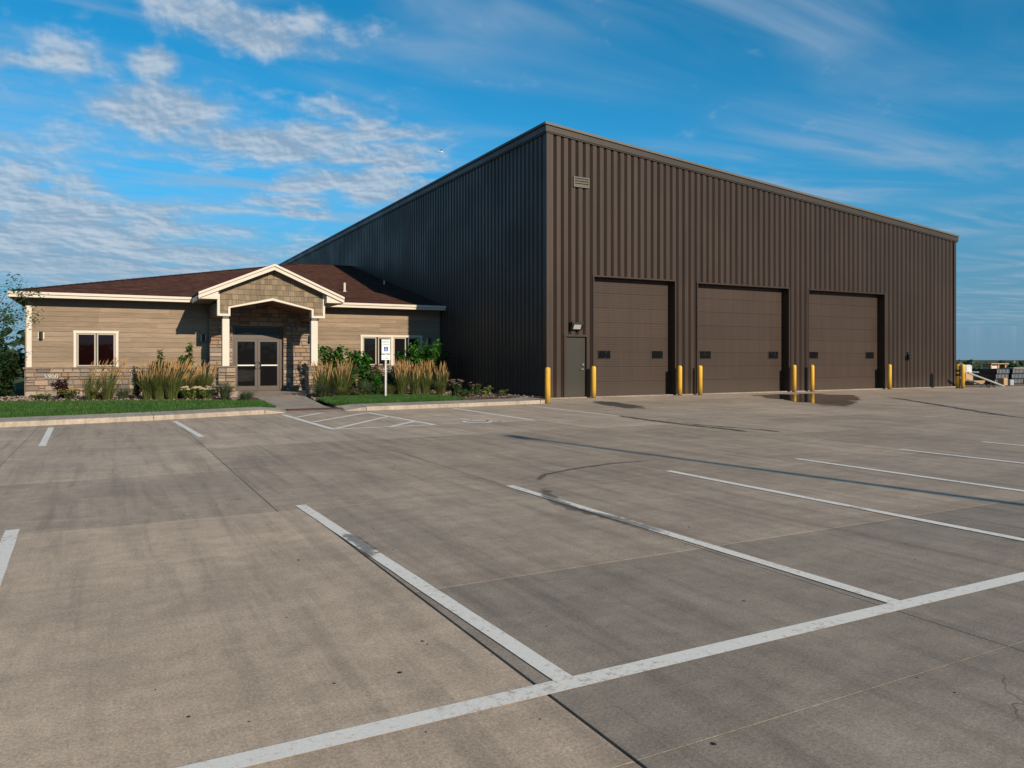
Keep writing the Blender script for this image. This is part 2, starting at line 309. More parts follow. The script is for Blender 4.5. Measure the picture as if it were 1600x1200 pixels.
# ------------------------------------------------------------------ mesh helpers
class MB:
    def __init__(s): s.v = []; s.f = []
    def add(s, vs, fs):
        o = len(s.v); s.v += [tuple(q) for q in vs]; s.f += [tuple(i + o for i in f) for f in fs]; return s
    def box(s, x0, x1, y0, y1, z0, z1):
        return s.add([(x0, y0, z0), (x1, y0, z0), (x1, y1, z0), (x0, y1, z0), (x0, y0, z1), (x1, y0, z1), (x1, y1, z1), (x0, y1, z1)],
                     [(3, 2, 1, 0), (4, 5, 6, 7), (0, 1, 5, 4), (1, 2, 6, 5), (2, 3, 7, 6), (3, 0, 4, 7)])
    def bbox(s, x0, x1, y0, y1, z0, z1, b):
        """box with chamfered vertical and top edges"""
        lo = [(x0 + b, y0), (x1 - b, y0), (x1, y0 + b), (x1, y1 - b), (x1 - b, y1), (x0 + b, y1), (x0, y1 - b), (x0, y0 + b)]
        cx, cy = (x0 + x1) / 2, (y0 + y1) / 2
        rings = [[(x, y, z0) for x, y in lo], [(x, y, z1 - b) for x, y in lo],
                 [(x - b * np.sign(x - cx) * .9, y - b * np.sign(y - cy) * .9, z1) for x, y in lo]]
        return s.rings(rings, True, True)
    def rings(s, rings, cap0=False, cap1=False, closed=True):
        n = len(rings[0]); o = len(s.v)
        for r in rings: s.v += [tuple(q) for q in r]
        for i in range(len(rings) - 1):
            for j in range(n if closed else n - 1):
                a = o + i * n + j; b = o + i * n + (j + 1) % n; s.f.append((a, b, b + n, a + n))
        if cap0: s.f.append(tuple(reversed(range(o, o + n))))
        if cap1: s.f.append(tuple(range(o + (len(rings) - 1) * n, o + len(rings) * n)))
        return s
    def prism(s, poly, a0, a1, axis):
        """polygon extruded: axis 'y' -> poly is (x,z); 'x' -> (y,z); 'z' -> (x,y)"""
        def q(p, a): return {'y': (p[0], a, p[1]), 'x': (a, p[0], p[1]), 'z': (p[0], p[1], a)}[axis]
        return s.rings([[q(p, a0) for p in poly], [q(p, a1) for p in poly]], True, True)
    def tube(s, pts, rad, n=8, caps=True):
        pts = [Vector(p) for p in pts]; rs = rad if isinstance(rad, (list, tuple)) else [rad] * len(pts); rings = []
        for i, p in enumerate(pts):
            d = (pts[min(i + 1, len(pts) - 1)] - pts[max(i - 1, 0)]).normalized()
            a = d.cross(Vector((0, 0, 1)) if abs(d.z) < 0.9 else Vector((1, 0, 0))).normalized(); b = d.cross(a)
            rings.append([p + (a * math.cos(k * 2 * math.pi / n) + b * math.sin(k * 2 * math.pi / n)) * rs[i] for k in range(n)])
        return s.rings(rings, caps, caps)
    def lathe(s, prof, n=16, c=(0, 0, 0)):
        return s.rings([[(c[0] + r * math.cos(k * 2 * math.pi / n), c[1] + r * math.sin(k * 2 * math.pi / n), c[2] + z) for k in range(n)] for r, z in prof], True, True)
    def build(s, name, mat, parent=None, smooth=False, local=False):
        me = bpy.data.meshes.new(name); me.from_pydata(s.v, [], s.f); me.materials.append(MATS[mat]); me.update()
        if smooth: me.polygons.foreach_set('use_smooth', [True] * len(me.polygons))
        return link(name, me, parent, local)
def worldloc(p):
    l = Vector((0, 0, 0))
    while p is not None: l += p.location; p = p.parent
    return l
def link(name, data, parent=None, local=False):
    o = bpy.data.objects.new(name, data); C.objects.link(o)
    if parent is not None:
        o.parent = parent
        if not local: o.location = -worldloc(parent)
    return o
def tag(o, label=None, cat=None, group=None, kind=None):
    for k, v in (('label', label), ('category', cat), ('group', group), ('kind', kind)):
        if v: o[k] = v
    return o
def thing(name, label, cat, loc=(0, 0, 0), group=None):
    o = link(name, None); o.location = loc; o.empty_display_size = 0.2; return tag(o, label, cat, group)
def struct(o): o['kind'] = 'structure'; return o
def numpy_mesh(name, verts, faces, mat, parent=None, local=False, smooth=False):
    verts = np.asarray(verts, dtype=np.float32).reshape(-1, 3); faces = np.asarray(faces, dtype=np.int32); k = faces.shape[1]; nf = len(faces)
    me = bpy.data.meshes.new(name); me.vertices.add(len(verts)); me.vertices.foreach_set('co', verts.ravel())
    me.loops.add(nf * k); me.loops.foreach_set('vertex_index', faces.ravel()); me.polygons.add(nf)
    me.polygons.foreach_set('loop_start', np.arange(0, nf * k, k, dtype=np.int32)); me.polygons.foreach_set('loop_total', np.full(nf, k, dtype=np.int32))
    me.materials.append(MATS[mat]); me.update(calc_edges=True); me.validate()
    return link(name, me, parent, local)
def text_mesh(name, body, size, mat, parent, loc, width=None, depth=0.004, local=False):
    """upright lettering facing -Y, centred on loc"""
    cu = bpy.data.curves.new(name, 'FONT'); cu.body = body; cu.size = size; cu.extrude = depth / 2; cu.align_x = 'CENTER'; cu.align_y = 'CENTER'; cu.offset = size * 0.012
    tmp = bpy.data.objects.new('tmp', cu); C.objects.link(tmp); dg = bpy.context.evaluated_depsgraph_get(); dg.update()
    me = bpy.data.meshes.new_from_object(tmp.evaluated_get(dg)); bpy.data.objects.remove(tmp); bpy.data.curves.remove(cu)
    co = np.empty(len(me.vertices) * 3, dtype=np.float32); me.vertices.foreach_get('co', co); co = co.reshape(-1, 3)
    k = 1.0 if width is None else width / max(1e-6, co[:, 0].max() - co[:, 0].min())
    cx, cy = (co[:, 0].max() + co[:, 0].min()) / 2, (co[:, 1].max() + co[:, 1].min()) / 2
    new = np.stack([(co[:, 0] - cx) * k + loc[0], -co[:, 2] + loc[1], (co[:, 1] - cy) + loc[2]], 1)
    me.vertices.foreach_set('co', new.astype(np.float32).ravel()); me.materials.clear(); me.materials.append(MATS[mat]); me.name = name; me.update()
    return link(name, me, parent, local)
def clip(poly, planes):
    """keep a*x+b*y+c >= 0 for every plane"""
    for a, b, c in planes:
        out = []
        for i in range(len(poly)):
            p, q = poly[i], poly[(i + 1) % len(poly)]; dp = a * p[0] + b * p[1] + c; dq = a * q[0] + b * q[1] + c
            if dp >= 0: out.append(p)
            if dp * dq < 0:
                k = dp / (dp - dq); out.append((p[0] + (q[0] - p[0]) * k, p[1] + (q[1] - p[1]) * k))
        poly = out
        if len(poly) < 3: return []
    return poly
def area(poly): return abs(sum(poly[i][0] * poly[(i + 1) % len(poly)][1] - poly[(i + 1) % len(poly)][0] * poly[i][1] for i in range(len(poly)))) / 2
def wheelchair():
    """the access symbol as polygons in a unit square"""
    ps = []
    def disc(cx, cy, r, n=14): ps.append([(cx + r * math.cos(2 * math.pi * k / n), cy + r * math.sin(2 * math.pi * k / n)) for k in range(n)])
    def bar(a, b, wd):
        d = Vector((b[0] - a[0], b[1] - a[1])).normalized(); nx, ny = -d.y * wd / 2, d.x * wd / 2
        ps.append([(a[0] - nx, a[1] - ny), (b[0] - nx, b[1] - ny), (b[0] + nx, b[1] + ny), (a[0] + nx, a[1] + ny)])
    disc(0.42, 0.91, 0.085); bar((0.43, 0.80), (0.47, 0.44), 0.11); bar((0.45, 0.64), (0.70, 0.64), 0.075); bar((0.42, 0.42), (0.74, 0.42), 0.10)
    bar((0.70, 0.45), (0.84, 0.12), 0.10); bar((0.80, 0.12), (0.95, 0.17), 0.09)
    n = 16; a0, a1 = R(125), R(345)
    for k in range(n):
        t0 = a0 + (a1 - a0) * k / n; t1 = a0 + (a1 - a0) * (k + 1) / n
        ps.append([(0.42 + r * math.cos(t), 0.30 + r * math.sin(t)) for r, t in ((0.21, t0), (0.29, t0), (0.29, t1), (0.21, t1))])
    return ps

# ------------------------------------------------------------------ terrain
gx = np.concatenate([np.linspace(-3500, -400, 9), np.linspace(-200, 200, 41), np.linspace(400, 3500, 9)])
def terr(x, y):
    d = max(0.0, math.hypot(x - 12, y - 20) - 55); return -0.05 - 7.5 * (1 - math.exp(-d / 120.0))
gv = [(x, y, terr(x, y)) for y in gx for x in gx]; nn = len(gx)
gf = [(j * nn + i, j * nn + i + 1, (j + 1) * nn + i + 1, (j + 1) * nn + i) for j in range(nn - 1) for i in range(nn - 1)]
gobj = struct(numpy_mesh('ground', gv, gf, 'field'))
yd = MB(); yd.add([(37.0, 22.1, -0.02), (75, 22.1, -0.03), (75, 75, -0.03), (13.0, 75, -0.03), (13.0, 23.2, -0.03), (37.0, 23.2, -0.03)], [(0, 1, 2, 3, 4, 5)]); struct(yd.build('gravel_yard', 'yard_dirt'))

# ------------------------------------------------------------------ parking lot of concrete slabs
lotb = MB(); lotb.add([(-26, -26, -0.016), (52, -26, -0.016), (52, 22.15, -0.016), (37.0, 22.15, -0.016), (37.0, 23.4, -0.016), (-26, 23.4, -0.016)], [(0, 1, 2, 3, 4, 5)])
lot = struct(lotb.build('parking_lot', 'joint_dirt'))
UE = [-26, -19, -12, -8.4, -6, -3.6, -1.2, 1.5, 3.93, 6.3, 8.66, 11.1, 13.5, 16.0, 18.6, 21.2, 23.8, 26.4, 29.0, 31.6, 34.2, 37.0, 41, 46, 52]
VE = [-26, -14, -6, -2, 0, 2.17, 4.37, 7.25, 10.2, 12.9, 15.1, 17.9, 20.45, 22.9]
tones = {}
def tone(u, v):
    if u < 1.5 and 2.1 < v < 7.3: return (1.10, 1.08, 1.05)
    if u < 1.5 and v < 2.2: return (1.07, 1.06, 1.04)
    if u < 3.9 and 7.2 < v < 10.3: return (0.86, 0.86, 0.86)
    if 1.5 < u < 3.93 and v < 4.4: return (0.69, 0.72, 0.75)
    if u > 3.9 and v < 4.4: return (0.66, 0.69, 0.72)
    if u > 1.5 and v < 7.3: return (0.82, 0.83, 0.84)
    if u > 1.5 and v < 13: k = 0.87 + random.uniform(-.08, .07); return (k, k, k)
    if v > 20: k = 1.08 + random.uniform(-.05, .05); return (k, k, k * .98)
    k = 0.98 + random.uniform(-.11, .09); return (k, k, k)
for j in range(len(VE) - 1):
    v0, v1 = VE[j], VE[j + 1]; far_ = v0 > 7
    for i in range(len(UE) - 1):
        u0, u1 = UE[i], UE[i + 1]
        if u0 == 1.5: u0 = 1.42 if far_ else 1.655
        if u1 == 1.5: u1 = 1.42 if far_ else 1.655
        if UE[i] < 1.5 and v0 == 4.37: continue
        if UE[i] < 1.5 and v0 == 2.17: v1_ = 7.25
        else: v1_ = v1
        if UE[i] >= 37 and v0 >= 20.4: v1_ = 22.1
        g_ = 0.008 if (u0 == 1.655 or u1 == 1.655) else 0.004
        b = 0.001; gv_ = 0.0018
        x0, x1, y0, y1 = u0 + g_, u1 - (0.008 if u1 == 1.655 else 0.004), v0 + gv_, v1_ - gv_
        m = MB(); lo = [(x0, y0), (x1, y0), (x1, y1), (x0, y1)]; hi = [(x0 + b, y0 + b), (x1 - b, y0 + b), (x1 - b, y1 - b), (x0 + b, y1 - b)]
        m.rings([[(x, y, -0.03) for x, y in lo], [(x, y, -b) for x, y in lo], [(x, y, 0) for x, y in hi]], False, True)
        o = m.build('concrete_slab', 'concrete', lot); o.color = (*tone((u0 + u1) / 2, (v0 + v1_) / 2), 1)

def sheet(name, polys, mat, z, parent=lot):
    m = MB()
    for p in polys:
        a = sum(p[i][0] * p[(i + 1) % len(p)][1] - p[(i + 1) % len(p)][0] * p[i][1] for i in range(len(p)))
        q = p if a > 0 else list(reversed(p)); m.add([(x, y, z) for x, y in q], [tuple(range(len(q)))])
    return m.build(name, mat, parent)
def stripe(a, b, wd=0.105, z=0.004):
    d = Vector((b[0] - a[0], b[1] - a[1])).normalized(); nx, ny = -d.y * wd / 2, d.x * wd / 2
    L = math.hypot(b[0] - a[0], b[1] - a[1]); n = max(2, int(L / 0.25)); l_, r_ = [], []
    for k in range(n + 1):
        t = k / n; x, y = a[0] + (b[0] - a[0]) * t, a[1] + (b[1] - a[1]) * t; e1, e2 = random.uniform(-.004, .004), random.uniform(-.004, .004)
        l_.append((x - nx * (1 + e1 * 12), y - ny)); r_.append((x + nx * (1 + e2 * 12), y + ny))
    return sheet('painted_line', [l_ + r_[::-1]], 'road_paint', z)
stripe((-9.0, 2.84), (13.2, 2.80), 0.11)
stripe((1.79, 2.84), (1.67, 7.45), .1, .0055); stripe((-0.54, 2.84), (-0.665, 7.5), .1, .0055); stripe((4.05, 2.83), (3.97, 7.5), .1, .0055); stripe((6.33, 2.83), (6.25, 7.55), .1, .0055)
stripe((8.67, 2.82), (8.59, 7.6), .1, .0055); stripe((10.97, 2.82), (10.89, 7.62), .1, .0055); stripe((13.14, 2.82), (13.1, 7.66), .1, .0055)
stripe((-0.95, 18.2), (-0.88, 14.4)); stripe((1.40, 18.75), (1.55, 14.75)); stripe((-3.3, 18.0), (-3.25, 14.3))
stripe((3.95, 19.6), (4.02, 15.15), .13); stripe((3.98, 15.08), (6.22, 15.08), .13, .0055); stripe((6.05, 19.3), (6.2, 15.15), .13)
for a, b in (((4.03, 18.5), (5.0, 19.75)), ((4.08, 17.0), (6.0, 19.2)), ((4.1, 15.2), (6.08, 17.75)), ((5.25, 15.14), (6.13, 16.1))): stripe(a, b, 0.13, 0.0065)
stripe((8.71, 19.85), (8.64, 15.1), .13); stripe((11.17, 20.0), (11.1, 15.2))
sheet('access_symbol', [[(6.85 + x * 1.15, 15.0 + y * 1.3) for x, y in p] for p in wheelchair()], 'road_paint', 0.0045)

def ribbon(name, pts, wd, mat, z=0.003):
    """soft-edged mark on the slab: five columns with a fade attribute"""
    P_ = [Vector((*p, 0)) for p in pts]; Q = []
    for i in range(len(P_) - 1):
        for k in range(8): Q.append(P_[i].lerp(P_[i + 1], k / 8))
    Q.append(P_[-1]); vs, fd, fs = [], [], []
    for i, p in enumerate(Q):
        d = (Q[min(i + 1, len(Q) - 1)] - Q[max(i - 1, 0)]).normalized(); nrm = Vector((-d.y, d.x, 0)); t = i / (len(Q) - 1); e = min(1, t * 5, (1 - t) * 5)
        ww = wd * (0.7 + 0.5 * random.random())
        for k, a in zip((-1, -.5, 0, .5, 1), (0, .7, 1, .7, 0)): vs.append(p + nrm * k * ww / 2 + Vector((0, 0, z))); fd.append(a * e)
    for i in range(len(Q) - 1):
        for k in range(4): a = i * 5 + k; fs.append((a, a + 5, a + 6, a + 1)[::-1])
    m = MB(); m.add(vs, fs); o = m.build(name, mat, lot); at = o.data.attributes.new('fade', 'FLOAT', 'POINT'); at.data.foreach_set('value', fd); return o
def blob(name, pts, mat, z=0.003):
    cx, cy = sum(p[0] for p in pts) / len(pts), sum(p[1] for p in pts) / len(pts); n = len(pts); vs = [(cx, cy, z)]; fd = [1.0]; fs = []
    for lvl, a in ((0.5, 1.0), (0.85, 0.6), (1.0, 0.0)):
        for p in pts: vs.append((cx + (p[0] - cx) * lvl, cy + (p[1] - cy) * lvl, z)); fd.append(a)
    for k in range(n):
        fs.append((0, 1 + k, 1 + (k + 1) % n))
        for l_ in range(2): a = 1 + l_ * n; fs.append((a + k, a + n + k, a + n + (k + 1) % n, a + (k + 1) % n))
    ar = sum(pts[i][0] * pts[(i + 1) % n][1] - pts[(i + 1) % n][0] * pts[i][1] for i in range(n))
    if ar < 0: fs = [f[::-1] for f in fs]
    m = MB(); m.add(vs, fs); o = m.build(name, mat, lot); at = o.data.attributes.new('fade', 'FLOAT', 'POINT'); at.data.foreach_set('value', fd); return o
ribbon('tyre_mark', [(4.35, 7.35), (4.08, 6.9), (3.93, 6.4), (3.90, 6.0), (3.97, 5.6), (4.0, 5.2), (3.99, 4.6)], 0.20, 'tyre_rubber', 0.006)
ribbon('tyre_mark', [(4.3, 7.5), (4.72, 8.01), (5.36, 8.28), (6.07, 8.44), (6.85, 8.39)], 0.12, 'tyre_rubber')
ribbon('tyre_mark', [(1.66, 5.2), (1.735, 5.5), (1.73, 5.9), (1.70, 6.1)], 0.16, 'tyre_rubber', 0.006)
ribbon('tyre_mark', [(6.0, 3.5), (7.5, 3.0), (9, 2.2)], 0.25, 'tyre_rubber')
ribbon('wet_streak', [(11.3, 16.6), (11.02, 14.3), (10.92, 12.4), (11.0, 11.4), (10.86, 10.4)], 0.34, 'wet_stain')
ribbon('wet_streak', [(11.05, 13.2), (11.25, 11.9), (11.5, 11.0), (11.4, 10.3)], 0.2, 'wet_stain', 0.0035)
ribbon('wet_streak', [(26.3, 19.6), (23.5, 15.9), (21.3, 13.1), (19.8, 11.2), (19.0, 9.9)], 0.4, 'wet_stain')
blob('wet_patch', [(14.4, 21.3), (13.7, 20.4), (13.2, 18.9), (12.9, 17.3), (13.4, 17.0), (14.1, 18.0), (14.3, 19.2), (14.7, 20.4)], 'wet_stain')
pud = blob('puddle', [(22.0, 22.0), (23.0, 21.85), (24.3, 21.9), (25.9, 21.2), (26.0, 20.0), (24.4, 18.6), (22.9, 17.3), (20.8, 15.8), (19.0, 14.8), (18.7, 15.6), (19.6, 17.5), (20.6, 19.6)], 'puddle_water', 0.0045)

rs = np.random.RandomState(3)      # leaf crumbs and grit lying about
dv, df = [], []
for k in range(70):
    d = 2.4 + 14 * rs.rand() ** 1.7; a = (rs.rand() - .5) * 1.3 + R(28.1); x, y = d * math.sin(a), d * math.cos(a); r_ = 0.004 + 0.006 * rs.rand() ** 2
    n0 = len(dv)
    for q in range(5): t = q * 2 * math.pi / 5; rr = r_ * (0.5 + rs.rand()); dv.append((x + rr * math.cos(t), y + rr * 1.2 * math.sin(t), 0.002))
    dv.append((x, y, 0.004 + 0.003 * rs.rand())); df += [(n0 + q, n0 + (q + 1) % 5, n0 + 5) for q in range(5)]
o = MB().add(dv, df).build('leaf_debris', 'debris'); tag(o, 'dark leaf crumbs and grit scattered over the concrete', 'debris', kind='stuff')

# ------------------------------------------------------------------ kerb walk, entry path, lawns, beds
def kerb_run(pts, cuts, wd=1.35, h=0.11):
    """wide concrete kerb; pts give the front face line"""
    root = struct(link('kerb_walk', None)); seg = []
    for i in range(len(pts) - 1):
        a, b = Vector((*pts[i], 0)), Vector((*pts[i + 1], 0)); n = max(1, round((b - a).length / cuts))
        for k in range(n): seg.append((a.lerp(b, k / n), a.lerp(b, (k + 1) / n)))
    for a, b in seg:
        d = (b - a).normalized() * 0.006; a2, b2 = a + d, b - d; m = MB(); bv = 0.03
        def ring(p): return [(p.x, p.y, -0.01), (p.x, p.y + 0.004, h - bv), (p.x, p.y + bv * .35, h - bv * .3), (p.x, p.y + bv, h), (p.x, p.y + wd, h), (p.x, p.y + wd, -0.01)]
        m.rings([ring(b2), ring(a2)], True, True); o = m.build('kerb_slab', 'kerb_concrete', root); k = random.uniform(.93, 1.05); o.color = (k, k, k, 1)
    return root
k1 = kerb_run([(-14, 17.0), (-1.9, 18.72), (1.0, 19.2), (3.6, 20.05)], 2.4)
k2 = kerb_run([(6.25, 20.05), (9.05, 20.25), (12.0, 20.6)], 2.9)
m = MB(); bv = .03       # tapered ends either side of the ramp and the rounded end by the corner
m.add([(3.61, 20.06, -.01), (4.15, 20.25, -.01), (4.15, 20.25, .012), (3.61, 20.06, .10), (3.61, 21.4, .11), (4.15, 21.4, .07), (3.61, 21.4, -.01), (4.15, 21.4, -.01)], [(0, 1, 2, 3), (3, 2, 5, 4), (1, 7, 5, 2), (0, 3, 4, 6)])
o = m.build('kerb_taper', 'kerb_concrete', k1); o.color = (1, 1, 1, 1)
m = MB(); m.add([(6.24, 20.05, -.01), (5.75, 20.3, -.01), (5.75, 20.3, .012), (6.24, 20.05, .10), (6.24, 21.4, .11), (5.75, 21.4, .07), (6.24, 21.4, -.01), (5.75, 21.4, -.01)], [(1, 0, 3, 2), (2, 3, 4, 5), (7, 1, 2, 5)])
o = m.build('kerb_taper', 'kerb_concrete', k2); o.color = (1, 1, 1, 1)
m = MB(); arc = [(12.01, 20.6)] + [(12.0 + .55 * math.sin(R(t)), 21.15 - .55 * math.cos(R(t))) for t in (15, 35, 55, 75, 90)] + [(12.55, 22.6), (12.01, 22.6)]
m.prism(arc, -0.01, 0.10, 'z'); o = m.build('kerb_end', 'kerb_concrete', k2); o.color = (.98, .98, .98, 1)
path = MB(); PL = [(4.16, 20.28), (4.15, 21.6), (4.35, 24), (4.6, 27), (4.5, 29.2), (3.9, 29.6), (3.7, 32.45)]; PR = [(5.74, 20.28), (5.55, 21.6), (5.85, 24), (6.25, 27), (6.8, 29.2), (7.5, 29.6), (7.5, 32.45)]
zz = [0.006, .05, .06, .065, .065, .065, .065]
for i in range(6):
    e = .006; path.add([(PL[i][0], PL[i][1] + e, zz[i]), (PR[i][0], PR[i][1] + e, zz[i]), (PR[i + 1][0], PR[i + 1][1] - e, zz[i + 1]), (PL[i + 1][0], PL[i + 1][1] - e, zz[i + 1])], [(0, 1, 2, 3)])
ep = struct(path.build('entry_path', 'kerb_concrete')); ep.color = (.92, .92, .94, 1)
m = MB(); m.box(4.3, 5.8, 20.62, 21.02, .01, .045)
for i in range(24):
    for j in range(6): m.lathe([(.018, 0), (.014, .008)], 6, (4.34 + i * .0625, 20.66 + j * .064, .046))
m.build('warning_strip', 'warning_brown', ep)

def flat(name, pts, mat): # polygon sheet with per-vertex z
    o = MB().add(pts, [tuple(range(len(pts)))]).build(name, mat); return struct(o)
lawnL = [(-14, 18.3, .10), (-1.9, 20.0, .10), (1.0, 20.5, .10), (3.6, 21.3, .10), (4.14, 21.4, .08), (4.3, 23.6, .08), (4.36, 24.6, .07), (3.3, 25.4, .07), (1.0, 26.4, .07), (-2.5, 27.7, .06), (-14, 28.5, .06)]
flat('lawn', lawnL, 'soil_green')
lawnR = [(5.74, 21.35, .08), (6.24, 21.37, .10), (9.05, 21.57, .10), (10.0, 21.63, .10), (10.35, 23.4, .09), (10.2, 25.2, .08), (8.2, 25.6, .08), (6.9, 25.6, .08), (5.98, 24.4, .07)]
flat('lawn', lawnR, 'soil_green')
flat('mulch_bed', [(-14, 28.4, .055), (-2.5, 27.6, .055), (1.0, 26.3, .055), (3.3, 25.3, .055), (4.37, 24.4, .055), (4.7, 27, .055), (4.6, 29.2, .055), (3.9, 29.7, .05), (3.68, 32.6, .03), (-14, 32.6, .03)], 'mulch')
flat('mulch_bed', [(5.9, 24.2, .06), (6.9, 25.5, .07), (8.2, 25.5, .07), (10.15, 25.1, .07), (10.3, 23.3, .08), (9.97, 21.55, .085), (12.3, 21.8, .085), (12.3, 22.4, .08), (13.62, 22.85, .06), (13.62, 32.6, .06), (7.3, 32.6, .06), (7.45, 29.6, .06), (6.7, 29.2, .06)], 'mulch')
def inside(p, poly):
    c = False; n = len(poly)
    for i in range(n):
        x0, y0 = poly[i][:2]; x1, y1 = poly[(i + 1) % n][:2]
        if (y0 > p[1]) != (y1 > p[1]) and p[0] < (x1 - x0) * (p[1] - y0) / (y1 - y0) + x0: c = not c
    return c
def grass(polys, n, box, hgt=(.035, .075)):
    V, F = [], []
    for k in range(n):
        x = box[0] + (box[1] - box[0]) * rs.rand(); y = box[2] + (box[3] - box[2]) * rs.rand()
        if not inside((x, y), polys): continue
        a = rs.rand() * 6.28; h_ = hgt[0] + (hgt[1] - hgt[0]) * rs.rand(); wd = .006 + .005 * rs.rand(); dx, dy = math.cos(a), math.sin(a); lx, ly = (rs.rand() - .5) * .05, (rs.rand() - .5) * .05
        i = len(V); V += [(x - dx * wd, y - dy * wd, .065), (x + dx * wd, y + dy * wd, .065), (x + lx, y + ly, .085 + h_)]; F.append((i, i + 1, i + 2))
    return V, F
V1, F1 = grass(lawnL, 65000, (-5.5, 4.4, 18.8, 28)); V2, F2 = grass(lawnR, 38000, (5.6, 10.5, 21.3, 25.7), (.05, .11))
o = numpy_mesh('lawn_grass', V1 + V2, F1 + [tuple(i + len(V1) for i in f) for f in F2], 'lawn_blade'); tag(o, 'short mown green grass between the kerb and the planting beds', 'grass', kind='stuff')
# pebbles of the beds
V, F = [], []
for k in range(2600):
    if k < 1500: x, y = -7 + 10.6 * rs.rand(), 26 + 6.4 * rs.rand()
    else: x, y = 6 + 7.4 * rs.rand(), 21.8 + 8 * rs.rand()
    if k < 1500 and (y < 27.9 - (x + 2.5) * .35 or (x > -1.5 and rs.rand() < .5)): continue
    if k >= 1500 and (inside((x, y), lawnR) or y < 21.75 or (x > 12.3 and y < 23)): continue
    r_ = .02 + .035 * rs.rand(); i = len(V); z0 = .05
    for q in range(5): t = q * 1.2566 + rs.rand(); V.append((x + r_ * math.cos(t), y + r_ * math.sin(t), z0))
    V.append((x, y, z0 + r_ * (.5 + .5 * rs.rand()) + .01)); F += [(i + q, i + (q + 1) % 5, i + 5) for q in range(5)]
o = numpy_mesh('bed_pebbles', V, F, 'gravel'); tag(o, 'pinkish pebbles covering the planting beds', 'gravel', kind='stuff')

# ------------------------------------------------------------------ warehouse
FX, FY, RX, BY = 13.6, 22.9, 37.0, 74.0      # left face x, front face y, right end x, back y
HL, HR = 9.62, 7.45
def roofz(x): return HL + (HR - HL) * (x - FX) / (RX - FX)
wh = thing('warehouse', 'tall dark brown ribbed metal warehouse with three overhead doors', 'warehouse', (FX, FY, 0))
m = MB(); m.prism([(FX + .16, 0), (RX - .16, 0), (RX - .16, roofz(RX) - .3), (FX + .16, roofz(FX) - .3)], FY + .55, BY, 'y'); m.build('core', 'overhead_metal', wh)
m = MB(); m.prism([(FX - .02, roofz(FX) - .12), (RX + .02, roofz(RX) - .12), (RX + .02, roofz(RX) - .05), (FX - .02, roofz(FX) - .05)], FY - .02, BY, 'y'); m.build('roof', 'roof_membrane', wh)
PITCH = 0.305
PROF = [(0.0, 0.0), (0.105, 0.0), (0.166, 0.12), (0.172, 0.086), (0.243, 0.0), (PITCH, 0.0)]   # along, depth inwards
def prof_cut(a, b):
    """profile between along-values a..b of one pitch"""
    pts = []
    def at(x):
        for (x0, d0), (x1, d1) in zip(PROF, PROF[1:]):
            if x0 <= x <= x1: return d0 + (d1 - d0) * (x - x0) / max(1e-9, x1 - x0)
        return 0.0
    pts.append((a, at(a)))
    pts += [(x, d) for x, d in PROF if a + 1e-4 < x < b - 1e-4]
    pts.append((b, at(b))); return pts
OPEN = [(14.35, 15.30, 2.18), (15.58, 19.30, 4.36), (20.45, 25.43, 4.34), (26.65, 31.62, 4.34)]
def strip(along, depth_pts, z0, z1, face):
    m = MB(); lo, hi = [], []
    for a, d in depth_pts:
        p = (FX + along + a, FY + d) if face == 'front' else (FX + d, FY + along + a)
        lo.append((*p, z0)); hi.append((*p, z1))
    m.rings([lo, hi] if face == 'front' else [hi, lo], closed=False); return m
x = 0.165
while FX + x < RX - .17:
    a, b = FX + x, min(FX + x + PITCH, RX - .165); cuts = {a, b}
    for o0, o1, _ in OPEN:
        for c in (o0 - .05, o1 + .05):
            if a < c < b: cuts.add(c)
    cuts = sorted(cuts); mm = MB()
    for c0, c1 in zip(cuts, cuts[1:]):
        if c1 - c0 < .012: continue
        mid = (c0 + c1) / 2; z0 = 0.03
        for o0, o1, oz in OPEN:
            if o0 - .05 < mid < o1 + .05: z0 = oz + .05
        s_ = strip(a - FX, prof_cut(c0 - a, c1 - a), z0, roofz(a) - .2, 'front'); mm.add(s_.v, s_.f)
    mm.build('wall_panel', 'brown_metal', wh); x += PITCH
y = 0.165
while FY + y < BY - .1:
    s_ = strip(y, PROF, 0.0, HL - .2, 'side'); s_.build('wall_panel', 'brown_metal', wh); y += PITCH
# corner trims, right end wall, eave and rake trims
m = MB(); m.prism([(FX - .012, FY - .012), (FX + .165, FY - .012), (FX + .165, FY + .02), (FX + .02, FY + .02), (FX + .02, FY + .165), (FX - .012, FY + .165)], 0, HL - .2, 'z'); m.build('corner_trim', 'brown_metal', wh)
m = MB(); m.prism([(RX - .165, FY - .012), (RX + .012, FY - .012), (RX + .012, FY + .2), (RX - .165, FY + .02)], 0, HR - .2, 'z'); m.build('corner_trim', 'brown_metal', wh)
m = MB(); m.box(RX - .05, RX, FY + .2, BY, 0, HR - .2); m.build('end_wall', 'brown_metal', wh)
def rake(dz0, dz1, out, mat, nm):
    m = MB(); e0, e1 = FX - out, RX + .06 + out * .4
    m.add([(e0, FY - out, roofz(FX) + dz0), (e1, FY - out, roofz(RX) + dz0), (e1, FY - out, roofz(RX) + dz1), (e0, FY - out, roofz(FX) + dz1),
           (e0, FY + .04, roofz(FX) + dz0), (e1, FY + .04, roofz(RX) + dz0), (e1, FY + .04, roofz(RX) + dz1), (e0, FY + .04, roofz(FX) + dz1)],
          [(0, 1, 2, 3), (3, 2, 6, 7), (1, 5, 6, 2), (0, 4, 5, 1), (4, 0, 3, 7), (5, 4, 7, 6)]); m.build(nm, mat, wh)
rake(-.30, -.085, .075, 'trim_metal', 'rake_trim'); rake(-.083, 0.0, .125, 'trim_metal_light', 'rake_cap')
